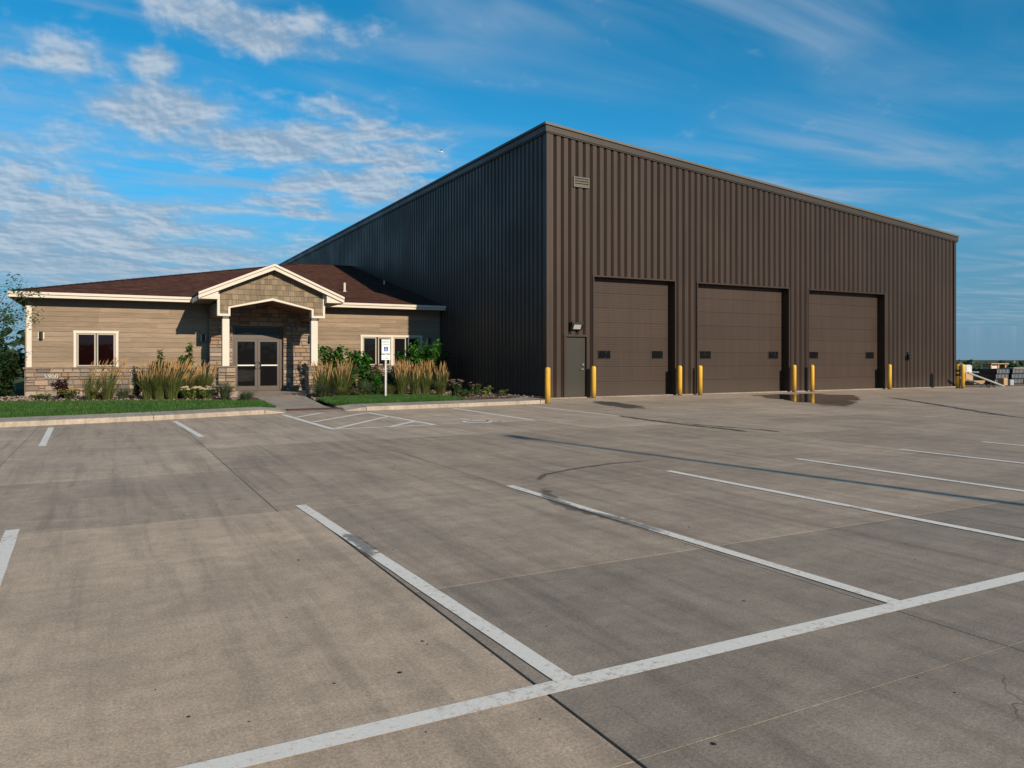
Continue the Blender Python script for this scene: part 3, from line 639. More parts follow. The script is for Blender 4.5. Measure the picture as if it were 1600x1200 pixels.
rake(-.34, -.303, .045, 'trim_metal', 'rake_moulding')
m = MB(); m.box(FX - .075, FX + .03, FY + .042, BY, HL - .30, HL - .085); m.build('eave_gutter', 'trim_metal', wh)
m = MB(); m.box(FX - .125, FX + .03, FY + .042, BY, HL - .083, HL); m.build('eave_cap', 'trim_metal', wh)
m = MB(); m.box(FX - .045, FX + .03, FY + .042, BY, HL - .345, HL - .303); m.build('eave_moulding', 'trim_metal', wh)
m = MB(); m.box(FX - .03, RX + .03, FY - .03, FY + .3, -.02, .03); o = m.build('base_sill', 'kerb_concrete', wh); o.color = (.8, .8, .8, 1)
REC = 0.34
for n, (o0, o1, oz) in enumerate(OPEN[1:]):
    dr = link('overhead_door', None, wh); tag(dr, label='brown sectional overhead door')
    if n == 0: dr['label'] = 'narrow brown overhead door next to the walk door'
    # jambs and head of the recess
    m = MB(); m.box(o0 - .05, o0, FY - .02, FY + REC + .2, .0, oz + .05); m.build('jamb', 'brown_metal', dr)
    m = MB(); m.box(o1, o1 + .05, FY - .02, FY + REC + .2, .0, oz + .05); m.build('jamb', 'brown_metal', dr)
    m = MB(); m.box(o0 + .001, o1 - .001, FY - .02, FY + REC + .2, oz, oz + .05); m.build('head_trim', 'brown_metal', dr)
    ns = 8; sh = (oz - .02) / ns
    win = {0: ((15.98, 16.53), (18.45, 18.99)), 1: ((20.85, 21.42), (24.61, 25.17)), 2: ((27.05, 27.61), (30.76, 31.32))}[n]
    for k in range(ns):
        z0, z1 = .02 + k * sh, .02 + (k + 1) * sh - .005; m = MB(); nr = 6; dep = FY + REC
        prof = [(dep + .04, z0), (dep + .004, z0), (dep, z0 + .008)]
        for r_ in range(1, nr):
            zc_ = z0 + (z1 - z0) * r_ / nr; g2 = .0035 if n == 0 else .0015
            prof += [(dep, zc_ - .008), (dep + g2, zc_ - .004), (dep + g2, zc_ + .004), (dep, zc_ + .008)]
        prof += [(dep, z1 - .008), (dep + .004, z1), (dep + .04, z1)]
        m.rings([[(o1, p, q) for p, q in prof], [(o0, p, q) for p, q in prof]], closed=False); m.build('door_section', 'overhead_metal', dr)
    for a, b in win:
        m = MB(); fz0, fz1 = 1.40, 1.69
        m.box(a - .03, b + .03, dep - .012, dep + .01, fz0 - .03, fz0); m.box(a - .03, b + .03, dep - .012, dep + .01, fz1, fz1 + .03); m.box(a - .03, a, dep - .012, dep + .01, fz0 + .001, fz1 - .001); m.box(b, b + .03, dep - .012, dep + .01, fz0 + .001, fz1 - .001)
        m.build('window_frame', 'overhead_metal', dr)
        m = MB(); m.box(a + .001, b - .001, dep - .004, dep + .012, fz0 + .001, fz1 - .001); m.build('window_pane', 'dark_glass', dr)
    m = MB(); m.box(o0 + .01, o1 - .01, dep - .01, dep + .03, .003, .022); m.build('bottom_seal', 'black_metal', dr)
    if n == 1:
        m = MB(); m.box(22.7, 22.9, dep - .02, dep, .62, .65); m.build('lift_handle', 'overhead_metal', dr)
wd_ = link('walk_door', None, wh); tag(wd_, label='grey green metal walk door with silver lever')
m = MB(); m.box(14.30, 14.40, FY - .02, FY + .18, .0, 2.18); m.build('jamb', 'brown_metal', wd_)
m = MB(); m.box(15.25, 15.35, FY - .02, FY + .18, .0, 2.18); m.build('jamb', 'brown_metal', wd_)
m = MB(); m.box(14.30, 15.35, FY - .025, FY + .18, 2.1805, 2.26); m.build('head_trim', 'brown_metal', wd_)
m = MB(); m.box(14.405, 15.245, FY + .07, FY + .12, .035, 2.155); lf = m.build('door_leaf', 'grey_door', wd_)
m = MB(); m.tube([(15.13, FY + .07, 1.02), (15.13, FY + .02, 1.02)], .03, 10); m.box(15.01, 15.14, FY + .0, FY + .02, 1.01, 1.035); m.build('lever', 'steel', lf)
m = MB(); m.tube([(15.13, FY + .07, 1.19), (15.13, FY + .03, 1.19)], .035, 12); m.build('deadbolt', 'steel', lf)
wl = link('wall_light', None, wh); tag(wl, label='black wall pack light above the walk door')
m = MB(); m.prism([(FY - .03, 2.42), (FY - .12, 2.42), (FY - .22, 2.62), (FY - .22, 2.68), (FY - .03, 2.70)], 14.52, 14.98, 'x'); m.build('housing', 'black_metal', wl)
m = MB(); m.add([(14.60, FY - .1395, 2.445), (14.90, FY - .1395, 2.445), (14.90, FY - .216, 2.598), (14.60, FY - .216, 2.598)], [(0, 1, 2, 3)]); m.build('lens', 'white_lens', wl)
lv = link('louver_vent', None, wh); tag(lv, label='small pale louvered wall vent high by the corner')
m = MB(); a0, a1, b0, b1 = 14.68, 15.34, 7.50, 7.86
m.box(a0, a1, FY - .06, FY - .01, b0, b0 + .04); m.box(a0, a1, FY - .06, FY - .01, b1 - .04, b1); m.box(a0, a0 + .04, FY - .06, FY - .01, b0 + .0401, b1 - .0401); m.box(a1 - .04, a1, FY - .06, FY - .01, b0 + .0401, b1 - .0401); m.build('frame', 'trim_metal_light', lv)
m = MB(); m.box(a0 + .04, a1 - .04, FY - .012, FY - .006, b0 + .04, b1 - .04); m.build('backing', 'black_metal', lv)
for k in range(3):
    z0 = b0 + .05 + k * .09; m = MB(); m.prism([(FY - .058, z0), (FY - .05, z0), (FY - .015, z0 + .075), (FY - .058, z0 + .012)], a0 + .041, a1 - .041, 'x'); m.build('slat', 'trim_metal_light', lv)
m = MB(); m.lathe([(.09, 0), (.11, .03), (.11, .14), (.06, .2)], 12, (33.28, FY - .09, 1.38)); m.box(33.23, 33.33, FY - .05, FY - .005, 1.30, 1.7); o = m.build('wall_hydrant', 'black_metal', wh)
m = MB(); m.box(33.23, 33.30, FY - .03, FY - .008, .03, 1.3); m.build('conduit', 'brown_metal', wh)

# ------------------------------------------------------------------ office building
WY = 32.5
of = thing('office_building', 'low tan lap siding office with brown hip roof and gabled stone entry', 'office building', (5, WY, 0))
m = MB()
for a, b, z0, z1 in ((-2.42, -.90, 0, 3.58), (-.8999, .3899, 0, 1.06), (-.8999, .3899, 2.38, 3.58), (.39, 4.55, 0, 3.58), (4.5501, 6.5499, 2.74, 3.58), (6.55, 9.95, 0, 3.58), (9.9501, 12.6299, 0, 1.06), (9.9501, 12.6299, 2.38, 3.58), (12.63, FX - .02, 0, 3.58)):
    m.box(a, b, WY + .02, WY + .2, z0, z1)
m.box(-2.42, -2.25, WY + .2001, 61, 0, 3.58); m.box(-2.2499, FX - .02, 60.8, 61, 0, 3.58); m.box(-2.2499, FX - .02, WY + 5, WY + 5.1, 0, 3.58); m.box(-2.2499, FX - .02, WY + .2001, WY + 4.99, 3.4, 3.5)
m.build('wall', 'taupe_trim', of)
def boards(x0, x1, z0, z1, holes, name='siding_board'):
    h_ = 0.186; z = z0; row = 0
    while z < z1 - .01:
        t = min(z + h_, z1); cuts = [x0]; x = x0
        while True:
            x += random.uniform(2.0, 3.7)
            if x > x1 - .6: break
            cuts.append(x)
        cuts.append(x1)
        for a, b in zip(cuts, cuts[1:]):
            segs = [(a, b)]
            for h0, h1, hz0, hz1 in holes:
                if t > hz0 + .01 and z < hz1 - .01:
                    ns = []
                    for s0, s1 in segs:
                        if h1 <= s0 or h0 >= s1: ns.append((s0, s1)); continue
                        if s0 < h0 - .01: ns.append((s0, h0))
                        if s1 > h1 + .01: ns.append((h1, s1))
                    segs = ns
            for s0, s1 in segs:
                j = random.uniform(-.002, .002); m = MB()
                m.prism([(WY - .024 + j, z), (WY + .02, z), (WY + .02, t), (WY - .006, t)][::-1], s0 + .0015, s1 - .0015, 'x'); m.build(name, 'lap_siding', of)
        z = t; row += 1
boards(-2.30, 3.66, 1.09, 3.32, [(-.90, .39, 1.0, 2.36)]); boards(7.91, FX - .01, 1.09, 3.32, [(9.95, 12.63, 1.0, 2.36)])
for a, b in ((-2.45, 3.66), (7.91, FX - .01)):
    m = MB(); m.box(a, b, WY - .03, WY + .02, 3.3205, 3.60); m.build('frieze_board', 'taupe_trim', of)
m = MB(); m.box(-2.46, -2.3005, WY - .035, WY + .1, 1.09, 3.3195); m.build('corner_board', 'cream_trim', of)
m = MB(); m.box(-2.50, -2.462, WY - .03, 61, 1.09, 3.58); m.build('side_siding', 'lap_siding', of)
m = MB(); m.box(-2.52, -2.46, WY - .05, 61, 0, 1.03); m.build('side_stone', 'mortar', of)
# stone walls -----------------------------------------------------------
def stone_mesh(seed):
    r_ = random.Random(seed); b = .08; m = MB(); j = lambda k=.05: r_.uniform(-k, k)
    fr = [(b + j(), 0, b + j(.06)), (1 - b + j(), j(.02), b + j(.06)), (1 - b + j(), 0, 1 - b + j(.06)), (b + j(), 0, 1 - b + j(.06))]
    md = [(0, .22, 0), (1, .22, 0), (1, .22, 1), (0, .22, 1)]; bk = [(0, 1, 0), (1, 1, 0), (1, 1, 1), (0, 1, 1)]
    m.rings([bk, md, fr], False, True); me = bpy.data.meshes.new('stone'); me.from_pydata(m.v, [], m.f); me.materials.append(MATS['ashlar_stone']); me.update(); return me
STONES = [stone_mesh(k) for k in range(6)]
def lay(x0, x1, z0, z1, holes=(), hmin=.09, hmax=.24, wmin=.13, wmax=.48):
    out = []; z = z0
    while z < z1 - .02:
        t = z + random.uniform(hmin, hmax)
        if z1 - t < .09: t = z1
        x = x0
        while x < x1 - .02:
            n = x + random.uniform(wmin, wmax)
            if x1 - n < .14: n = x1
            segs = [(x, n)]
            for h0, h1, hz0, hz1 in holes:
                if t > hz0 + .02 and z < hz1 - .02:
                    ns = []
                    for s0, s1 in segs:
                        if h1 <= s0 or h0 >= s1: ns.append((s0, s1)); continue
                        if s0 < h0 - .03: ns.append((s0, h0))
                        if s1 > h1 + .03: ns.append((h1, s1))
                    segs = ns
            for s0, s1 in segs:
                if t - z > .17 and s1 - s0 < .4 and random.random() < .35:
                    zm = z + (t - z) * random.uniform(.4, .6); out += [(s0, s1, z, zm), (s0, s1, zm, t)]
                else: out.append((s0, s1, z, t))
            x = n
        z = t
    return out
def place_stones(lst, yface, parent, depth=.09):
    wl_ = worldloc(parent); g_ = .008
    for s0, s1, z0, z1 in lst:
        o = link('stone', random.choice(STONES), parent, True); p = random.uniform(-.012, .018)
        o.location = Vector((s0 + g_, yface - p, z0 + g_)) - wl_; o.scale = (s1 - s0 - 2 * g_, depth + p, z1 - z0 - 2 * g_)
def joined_stones(lst, yface, name, parent, depth=.09, xf=None):
    m = MB(); g_ = .008
    for s0, s1, z0, z1 in lst:
        me = random.choice(STONES); p = random.uniform(-.012, .018); vs = []
        for v in me.vertices:
            q = (s0 + g_ + v.co.x * (s1 - s0 - 2 * g_), yface - p + v.co.y * (depth + p), z0 + g_ + v.co.z * (z1 - z0 - 2 * g_)); vs.append(xf(q) if xf else q)
        m.add(vs, [tuple(pl.vertices) for pl in me.polygons])
    o = m.build(name, 'ashlar_stone', parent); o['kind'] = 'stuff'; return o
ws = MB().box(-2.46, 3.66, WY - .06, WY + .019, 0, 1.03).build('stone_wainscot', 'mortar', of)
place_stones(lay(-2.5, 3.66, 0.02, 1.03), WY - .12, ws)
wr = MB().box(7.91, FX - .02, WY - .06, WY + .019, 0, 1.03).build('stone_wainscot', 'mortar', of)
joined_stones(lay(7.91, FX - .02, 0.02, 1.03), WY - .12, 'stone_facing', wr)
for a, b in ((-2.56, 3.66), (7.93, FX - .02)):
    m = MB(); m.box(a, b, WY - .17, WY - .001, 1.031, 1.088); m.build('stone_cap', 'stone_cap', of)
EY = WY - .10      # entry wall face
m = MB(); m.box(3.665, 4.56, EY - .03, WY + .5, 0, 3.7); m.box(6.54, 7.905, EY - .03, WY + .5, 0, 3.7); m.box(4.5601, 6.5399, EY - .03, WY + .5, 2.72, 3.7)
ew = m.build('entry_wall', 'mortar', of)
place_stones(lay(3.66, 7.91, 0.06, 2.72, [(4.56, 6.54, 0, 2.72)], .12, .2, .18, .5), EY - .085, ew)
joined_stones(lay(3.66, 7.91, 2.72, 3.62, (), .12, .2, .2, .6), EY - .085, 'stone_facing', ew)
# windows
def window(x0, x1, zb, zt, panes, posts, blinds):
    wn = link('window', None, of)
    m = MB(); m.box(x0, x0 + .095, WY - .05, WY + .02, zb, zt - .0951); m.build('trim_board', 'cream_trim', wn)
    m = MB(); m.box(x1 - .095, x1, WY - .05, WY + .02, zb, zt - .0951); m.build('trim_board', 'cream_trim', wn)
    m = MB(); m.box(x0 - .01, x1 + .01, WY - .055, WY + .02, zt - .095, zt); m.build('trim_board', 'cream_trim', wn)
    for a, b in posts:
        m = MB(); m.box(a, b, WY - .05, WY + .02, zb, zt - .0951); m.build('mullion', 'cream_trim', wn)
    for a, b in panes:
        m = MB(); e = .05; y0, y1 = WY - .02, WY + .05; zl, zh = zb + .02, zt - .10
        m.box(a - e, a, y0, y1, zl, zh); m.box(b, b + e, y0, y1, zl, zh); m.box(a + .0005, b - .0005, y0, y1, zl, zl + e); m.box(a + .0005, b - .0005, y0, y1, zh - e, zh); fr = m.build('sash', 'window_frame', wn)
        m = MB(); m.box(a + .0005, b - .0005, y0 + .025, y0 + .033, zl + e + .0005, zh - e - .0005); m.build('pane', 'clear_glass' if blinds else 'dark_glass', fr)
        if blinds:
            m = MB(); z = zl + e + .01
            while z < zh - e - .02: m.add([(a + .01, y0 + .042, z), (b - .01, y0 + .042, z), (b - .01, y0 + .052, z + .034), (a + .01, y0 + .052, z + .034)], [(0, 1, 2, 3)]); z += .036
            m.build('blind', 'blind', fr)
window(-.99, .48, 1.09, 2.44, [(-.83, -.32), (-.19, .32)], [], True)
window(9.86, 12.72, 1.09, 2.44, [(10.02, 10.53), (10.70, 11.17), (11.42, 11.90), (12.10, 12.56)], [(11.235, 11.355)], False)
# entry doors
ed = link('entry_door', None, of); tag(ed, label='bronze framed double glass entry door with dark transom')
y0, y1 = EY + .12, EY + .20
m = MB(); m.box(4.561, 4.66, y0, y1, .065, 2.719); m.box(6.44, 6.539, y0, y1, .065, 2.719); m.box(4.6601, 6.4399, y0, y1, 2.66, 2.719); m.box(4.6601, 6.4399, y0, y1, 2.20, 2.36); m.box(4.6601, 6.4399, y0, y1, .065, .09); m.build('door_frame', 'bronze_frame', ed)
m = MB(); m.box(4.6601, 6.4399, y0 + .03, y0 + .045, 2.3605, 2.6595); m.build('transom_pane', 'dark_glass', ed)
for k, (a, b) in enumerate(((4.668, 5.545), (5.555, 6.432))):
    m = MB(); st = .10; q0, q1 = y0 + .015, y0 + .06
    m.box(a, a + st, q0, q1, .095, 2.195); m.box(b - st, b, q0, q1, .095, 2.195); m.box(a + st + .0005, b - st - .0005, q0, q1, .095, .28); m.box(a + st + .0005, b - st - .0005, q0, q1, 2.09, 2.195); lf = m.build('door_leaf', 'bronze_frame', ed)
    m = MB(); m.box(a + st + .0005, b - st - .0005, q0 + .02, q0 + .03, .2805, 2.0895); m.build('pane', 'dark_glass', lf)
    m = MB(); m.box(a + st - .01, b - st + .01, q0 - .03, q0 + .018, 1.10, 1.15); m.build('push_bar', 'galvanised', lf)
    hx = b - .05 if k == 0 else a + .05; s_ = -1 if k == 0 else 1
    m = MB(); m.tube([(hx, q0, .98), (hx, q0 - .07, .99), (hx + s_ * .05, q0 - .08, 1.03), (hx + s_ * .07, q0 - .08, 1.12), (hx + s_ * .05, q0 - .08, 1.21), (hx, q0 - .07, 1.25), (hx, q0, 1.26)], .014, 6); m.build('pull_handle', 'black_metal', lf)
# portico ---------------------------------------------------------------
GU, GZ = 5.62, 4.95; GL, GR = 3.0, 8.24; GE = 3.81; GS = (GZ - GE) / (GU - GL); GF = 29.38; GW = 29.74   # rake front plane and gable wall plane
pg = link('gable_portico', None, of)
def grz(x): return GZ - GS * abs(x - GU)
AP, AS0, AS1, AZ = 3.68, 4.03, 7.16, 3.28; LB = 2.98   # arch peak, springers, springer height, leg bottom
def arch(x): return AP - (AP - AZ) * abs(x - GU) / (GU - AS0 if x < GU else AS1 - GU)
m = MB()
def wallpoly(off=0.0): return [(3.70, LB), (AS0, LB), (AS0, AZ), (GU, AP), (AS1, AZ), (AS1, LB), (7.55, LB), (7.55, grz(7.55) - .2), (GU, GZ - .2), (3.70, grz(3.70) - .2)]
wp = wallpoly()
for idx in ([0, 1, 2, 9], [2, 3, 8, 9], [3, 4, 7, 8], [4, 5, 6, 7]): m.prism([wp[i] for i in idx], GW + .03, GW + .28, 'y')
gw = m.build('gable_wall', 'taupe_trim', pg)
regions = [[(1, 0, -3.72), (-1, 0, AS0 - .005), (0, 1, -LB)], [(1, 0, -AS0), (-1, 0, GU)], [(1, 0, -GU), (-1, 0, AS1)], [(1, 0, -AS1), (-1, 0, 7.55), (0, 1, -LB)]]
lineL = (-(AP - AZ) / (GU - AS0), 1, -(AZ - (AP - AZ) / (GU - AS0) * AS0)); lineR = ((AP - AZ) / (AS1 - GU), 1, -(AP + (AP - AZ) / (AS1 - GU) * GU))
rkL = (GS, -1, GZ - .2 - GS * GU); rkR = (-GS, -1, GZ - .2 + GS * GU)
regions[0].append(rkL); regions[1] += [lineL, rkL]; regions[2] += [lineR, rkR]; regions[3].append(rkR)
z = LB - .02; row = 0
while z < GZ - .2:
    x = 3.70 - random.uniform(0, .15)
    while x < 7.56:
        wdt = random.uniform(.12, .27); x1 = x + wdt
        for rg in regions:
            dz = random.uniform(-.006, .006); p = clip([(x + .003, z + dz), (x1 - .003, z + dz), (x1 - .003, z + .215), (x + .003, z + .215)], rg)
            if len(p) >= 3 and area(p) > .0015:
                m = MB(); base = random.uniform(.014, .022)
                fr = [(a, GW + .0 - base + (b - z) * .13, b) for a, b in p]; bk = [(a, GW + .032, b) for a, b in p]
                m.rings([bk, fr], False, True); m.build('shake', 'cedar_shake', gw)
        x = x1
    z += .205; row += 1
def bar2(m, a, b, wd, y0, y1, side):
    """board following a line in the xz plane, hanging to one side"""
    d = Vector((b[0] - a[0], b[1] - a[1])).normalized(); n = Vector((-d.y, d.x)) * wd * side
    m.prism([a, b, (b[0] + n.x, b[1] + n.y), (a[0] + n.x, a[1] + n.y)], y0, y1, 'y')
T = .085
m = MB()
m.box(3.655, 3.655 + T, GW - .03, GW + .3, LB - .01, grz(3.66) - .22); m.build('corner_board', 'cream_trim', pg)
m = MB(); m.box(7.60 - T, 7.60, GW - .03, GW + .3, LB - .01, grz(7.6) - .22); m.build('corner_board', 'cream_trim', pg)
m = MB(); m.box(3.656 + T, AS0 - .001, GW - .03, GW + .3, LB - .012, LB + T - .012); m.build('edge_board', 'cream_trim', pg)
m = MB(); m.box(AS1 + .001, 7.599 - T, GW - .03, GW + .3, LB - .012, LB + T - .012); m.build('edge_board', 'cream_trim', pg)
m = MB(); m.box(AS0, AS0 + T * .9, GW - .034, GW + .3, LB - .012, AZ - .01); m.build('edge_board', 'cream_trim', pg)
m = MB(); m.box(AS1 - T * .9, AS1, GW - .034, GW + .3, LB - .012, AZ - .01); m.build('edge_board', 'cream_trim', pg)
m = MB(); m.prism([(AS0, AZ - .0095), (AS0 + T * .9, AZ - .0095), (GU, AP - T), (GU, AP), (AS0, AZ + .03)], GW - .034, GW + .3, 'y'); m.build('arch_board', 'cream_trim', pg)
m = MB(); m.prism([(AS1, AZ - .0095), (AS1, AZ + .03), (GU + .0005, AP), (GU + .0005, AP - T), (AS1 - T * .9, AZ - .0095)], GW - .034, GW + .3, 'y'); m.build('arch_board', 'cream_trim', pg)
# gable roof with rakes
MS = (7.12 - 3.77) / (46.7 - 31.85)
def mz(y): return 3.77 + MS * (y - 31.85)
yv_r = 31.85 + (GZ - 3.77) / MS; yv_e = 31.85 + (GE - 3.77) / MS
for s_, e in ((-1, GL), (1, GR)):
    m = MB(); ys = [GF, yv_e + .3, yv_r + .3]
    A = [(GU, GF, GZ), (e, GF, GE), (e, yv_e + .2, GE), (GU, yv_r + .2, GZ)]; B = [(x, y, z_ - .09) for x, y, z_ in A]
    m.rings([B, A], True, True) if s_ > 0 else m.rings([B[::-1], A[::-1]], True, True); m.build('gable_roof', 'roof_shingle', pg)
    for off, wd, yy, nm in ((.012, .085, GF - .085, 'rake_board'), (.10, .135, GF - .03, 'rake_board')):
        m = MB(); top = [(GU, GZ - off), (e + s_ * .02, GE - off - .009 * 1)]; lo = [(e + s_ * .02, GE - off - wd - .009), (GU, GZ - off - wd)]
        m.prism(top + lo, yy, GF + .04, 'y'); m.build(nm, 'cream_trim', pg)
    # boxed return, soffit and side eave fascia
    x_in = 3.655 if s_ < 0 else 7.60
    m = MB(); m.prism([(e, GE - .19), (e, GE - .25), (x_in, GE - .25), (x_in, grz(x_in) - .22)] , GF + .041, GW + .3, 'y'); m.build('rake_return', 'cream_trim', pg)
    m = MB(); m.box(min(e, e - s_ * .03), max(e, e - s_ * .03), GF + .045, 32.0, GE - .27, GE - .10); m.build('side_fascia', 'cream_trim', pg)
    m = MB(); m.box(min(e + (-s_) * .031, x_in), max(e + (-s_) * .031, x_in), GW + .301, 32.0, GE - .27, GE - .25); m.build('soffit', 'taupe_trim', pg)
    m = MB(); q = [(GU, GZ - .24), (x_in, grz(x_in) - .24), (x_in, grz(x_in) - .225), (GU, GZ - .225)]; m.prism(q, GF + .041, GW + .03, 'y'); m.build('rake_soffit', 'taupe_trim', pg)
    # box beam running back to the wall
    b0, b1 = (3.70, AS0 + .03) if s_ < 0 else (AS1 - .03, 7.55)
    m = MB(); m.box(b0, b1, GW + .301, WY - .03, LB + .01, 3.5); bm_ = m.build('beam', 'taupe_trim', pg)
    m = MB(); m.box(b0 + .01, b1 - .01, GW + .302, WY - .04, LB - .01, LB + .009); m.build('beam_soffit', 'wood_soffit', bm_)
    # vaulted plank ceiling
    bx = AS0 + .03 if s_ < 0 else AS1 - .03; NP = 9
    for k in range(NP):
        t0, t1 = k / NP, (k + 1) / NP; xa, xb = bx + (GU - bx) * t0, bx + (GU - bx) * (t1 - .012); za, zb = AZ - .06 + (AP - AZ) * t0, AZ - .06 + (AP - AZ) * (t1 - .012)
        m = MB(); m.prism([(xa, za), (xb, zb), (xb, zb + .02), (xa, za + .02)], GW + .301, WY - .1, 'y'); m.build('ceiling_plank', 'wood_soffit', pg)
for c0, c1, p0, p1 in ((3.83, 4.075, 3.66, 4.27), (7.07, 7.325, 6.93, 7.52)):
    col = link('porch_column', None, pg)
    m = MB(); m.bbox(c0, c1, GW - .02, GW + .24, 1.13, 2.86, .006); m.build('shaft', 'cream_trim', col)
    m = MB(); m.box(c0 + .02, c1 - .02, GW + .0, GW + .22, 2.8605, LB - .012); m.build('collar', 'bronze_frame', col)
    m = MB(); m.box(p0 - .04, p1 + .04, GW - .24, GW + .46, 1.08, 1.13); m.build('pier_cap', 'stone_cap', col)
    m = MB(); m.box(p0 + .07, p1 - .07, GW - .13, GW + .36, 0, 1.079); pr = m.build('stone_pier', 'mortar', col)
    place_stones(lay(p0, p1, .03, 1.075, (), .13, .22, .18, .36), GW - .2, pr, .09)
    joined_stones(lay(GW - .11, GW + .42, .03, 1.075, (), .13, .22, .2, .36), 0, 'stone_facing', pr, .09, lambda q, p0=p0: (p0 + .0 + q[1], GW * 2 + .31 - q[0], q[2]))
    joined_stones(lay(GW - .11, GW + .42, .03, 1.075, (), .13, .22, .2, .36), 0, 'stone_facing', pr, .09, lambda q, p1=p1: (p1 - q[1], q[0], q[2]))
# main hip roof in courses ----------------------------------------------
EYF, ZL, RID, ZR, HX = 31.85, 3.77, 46.7, 7.12, 10.5; EXL = -2.95; BYF = 61.5
def hipx(y): return EXL + (HX - EXL) * (y - EYF) / (RID - EYF)
rf = MB(); nc = 92
for k in range(nc):
    t0, t1 = k / nc, (k + 1) / nc; ya, yb = EYF + (RID - EYF) * t0, EYF + (RID - EYF) * t1; za, zb = ZL + (ZR - ZL) * t0, ZL + (ZR - ZL) * t1; st = .011
    xa, xb = hipx(ya), hipx(yb)
    rf.add([(xa, ya, za + st), (FX, ya, za + st), (FX, yb, zb), (xb, yb, zb), (xa, ya, za - .004), (FX, ya, za - .004)], [(0, 1, 2, 3), (4, 5, 1, 0)])
    yc, ydd = BYF - (BYF - RID) * t0, BYF - (BYF - RID) * t1
    rf.add([(xa, ya, za + st), (xa, yc, za + st), (xb, ydd, zb), (xb, yb, zb), (xa, ya, za - .004), (xa, yc, za - .004)], [(1, 0, 3, 2), (0, 1, 5, 4)])
rf.add([(EXL, BYF, ZL), (FX, BYF, ZL), (FX, RID, ZR), (HX, RID, ZR)], [(1, 0, 3, 2)])
hip_roof = rf.build('hip_roof', 'roof_shingle', of)
m = MB()
nh = 60
for k in range(nh):      # hip caps
    t0, t1 = k / nh, (k + 1.15) / nh; q = Vector((HX - EXL, RID - EYF, ZR - ZL)); o_ = Vector((EXL, EYF, ZL)); pa, pb = o_ + q * t0, o_ + q * min(1, t1); sx = Vector((.09, -.10, -.01)); 
    up = Vector((0, 0, .03))
    m.add([pa + sx + up * .6, pa + up * 1.4, pa - sx + up * .6, pb + sx + up * .3, pb + up, pb - sx + up * .3], [(0, 3, 4, 1), (1, 4, 5, 2)])
m.build('hip_cap', 'roof_shingle', hip_roof)
m = MB(); m.box(HX - .1, FX - .01, RID - .12, RID + .12, ZR - .01, ZR + .025); m.build('ridge_cap', 'roof_shingle', hip_roof)
for (a, b) in ((EXL - .02, GL - .001), (GR + .001, FX - .02)):
    m = MB(); m.box(a, b, EYF - .10, EYF - .001, ZL - .095, ZL - .005); m.build('gutter', 'cream_trim', of)
    m = MB(); m.box(a + .03, b, EYF - .05, EYF - .0005, ZL - .20, ZL - .0955); m.build('fascia', 'cream_trim', of)
m = MB(); m.box(EXL - .02, EXL + .04, EYF + .001, BYF, ZL - .20, ZL - .005); m.build('fascia', 'cream_trim', of)
m = MB(); m.box(EXL + .041, FX - .02, EYF + .0005, WY - .031, ZL - .195, ZL - .17); m.box(EXL + .041, -2.46, WY - .03, 61, ZL - .195, ZL - .17); m.build('soffit', 'taupe_trim', of)
m = MB(); m.lathe([(.11, 0), (.06, .05), (.055, .06), (.055, .42)], 12, (9.95, 35.3, mz(35.3) - .02)); m.build('vent_pipe', 'cream_trim', of)
m = MB(); m.lathe([(.04, 0), (.03, .2), (.05, .25)], 10, (13.0, 38.6, mz(38.6))); m.build('vent_pipe', 'steel', of)
text_mesh('address_number', '5900', .2, 'number_grey', of, (-1.69, WY - .155, .755), .43, .02)
# wall sconces
for cx, cz in ((-2.01, 2.235), (3.47, 2.22), (13.04, 2.20)):
    sc = link('wall_sconce', None, of)
    m = MB(); m.box(cx - .10, cx + .10, WY - .04, WY - .01, cz - .12, cz + .12); m.build('back_plate', 'cream_trim', sc)
    m = MB(); m.lathe([(.055, -.14), (.06, -.13), (.06, .13), (.05, .14)], 12, (cx, WY - .12, cz)); m.box(cx - .03, cx + .03, WY - .09, WY - .035, cz - .04, cz + .04); m.build('lamp_body', 'black_metal', sc)
sc = link('wall_sconce', None, of); cx, cz = 7.60, 2.22
m = MB(); m.box(cx - .08, cx + .08, EY - .12, EY - .09, cz - .12, cz + .12); m.build('back_plate', 'cream_trim', sc)
m = MB(); m.lathe([(.055, -.14), (.06, -.13), (.06, .13), (.05, .14)], 12, (cx, EY - .19, cz)); m.build('lamp_body', 'black_metal', sc)
m = MB(); m.box(6.70, 6.82, EY - .105, EY - .06, .42, .60); m.build('outlet_cover', 'galvanised', of)

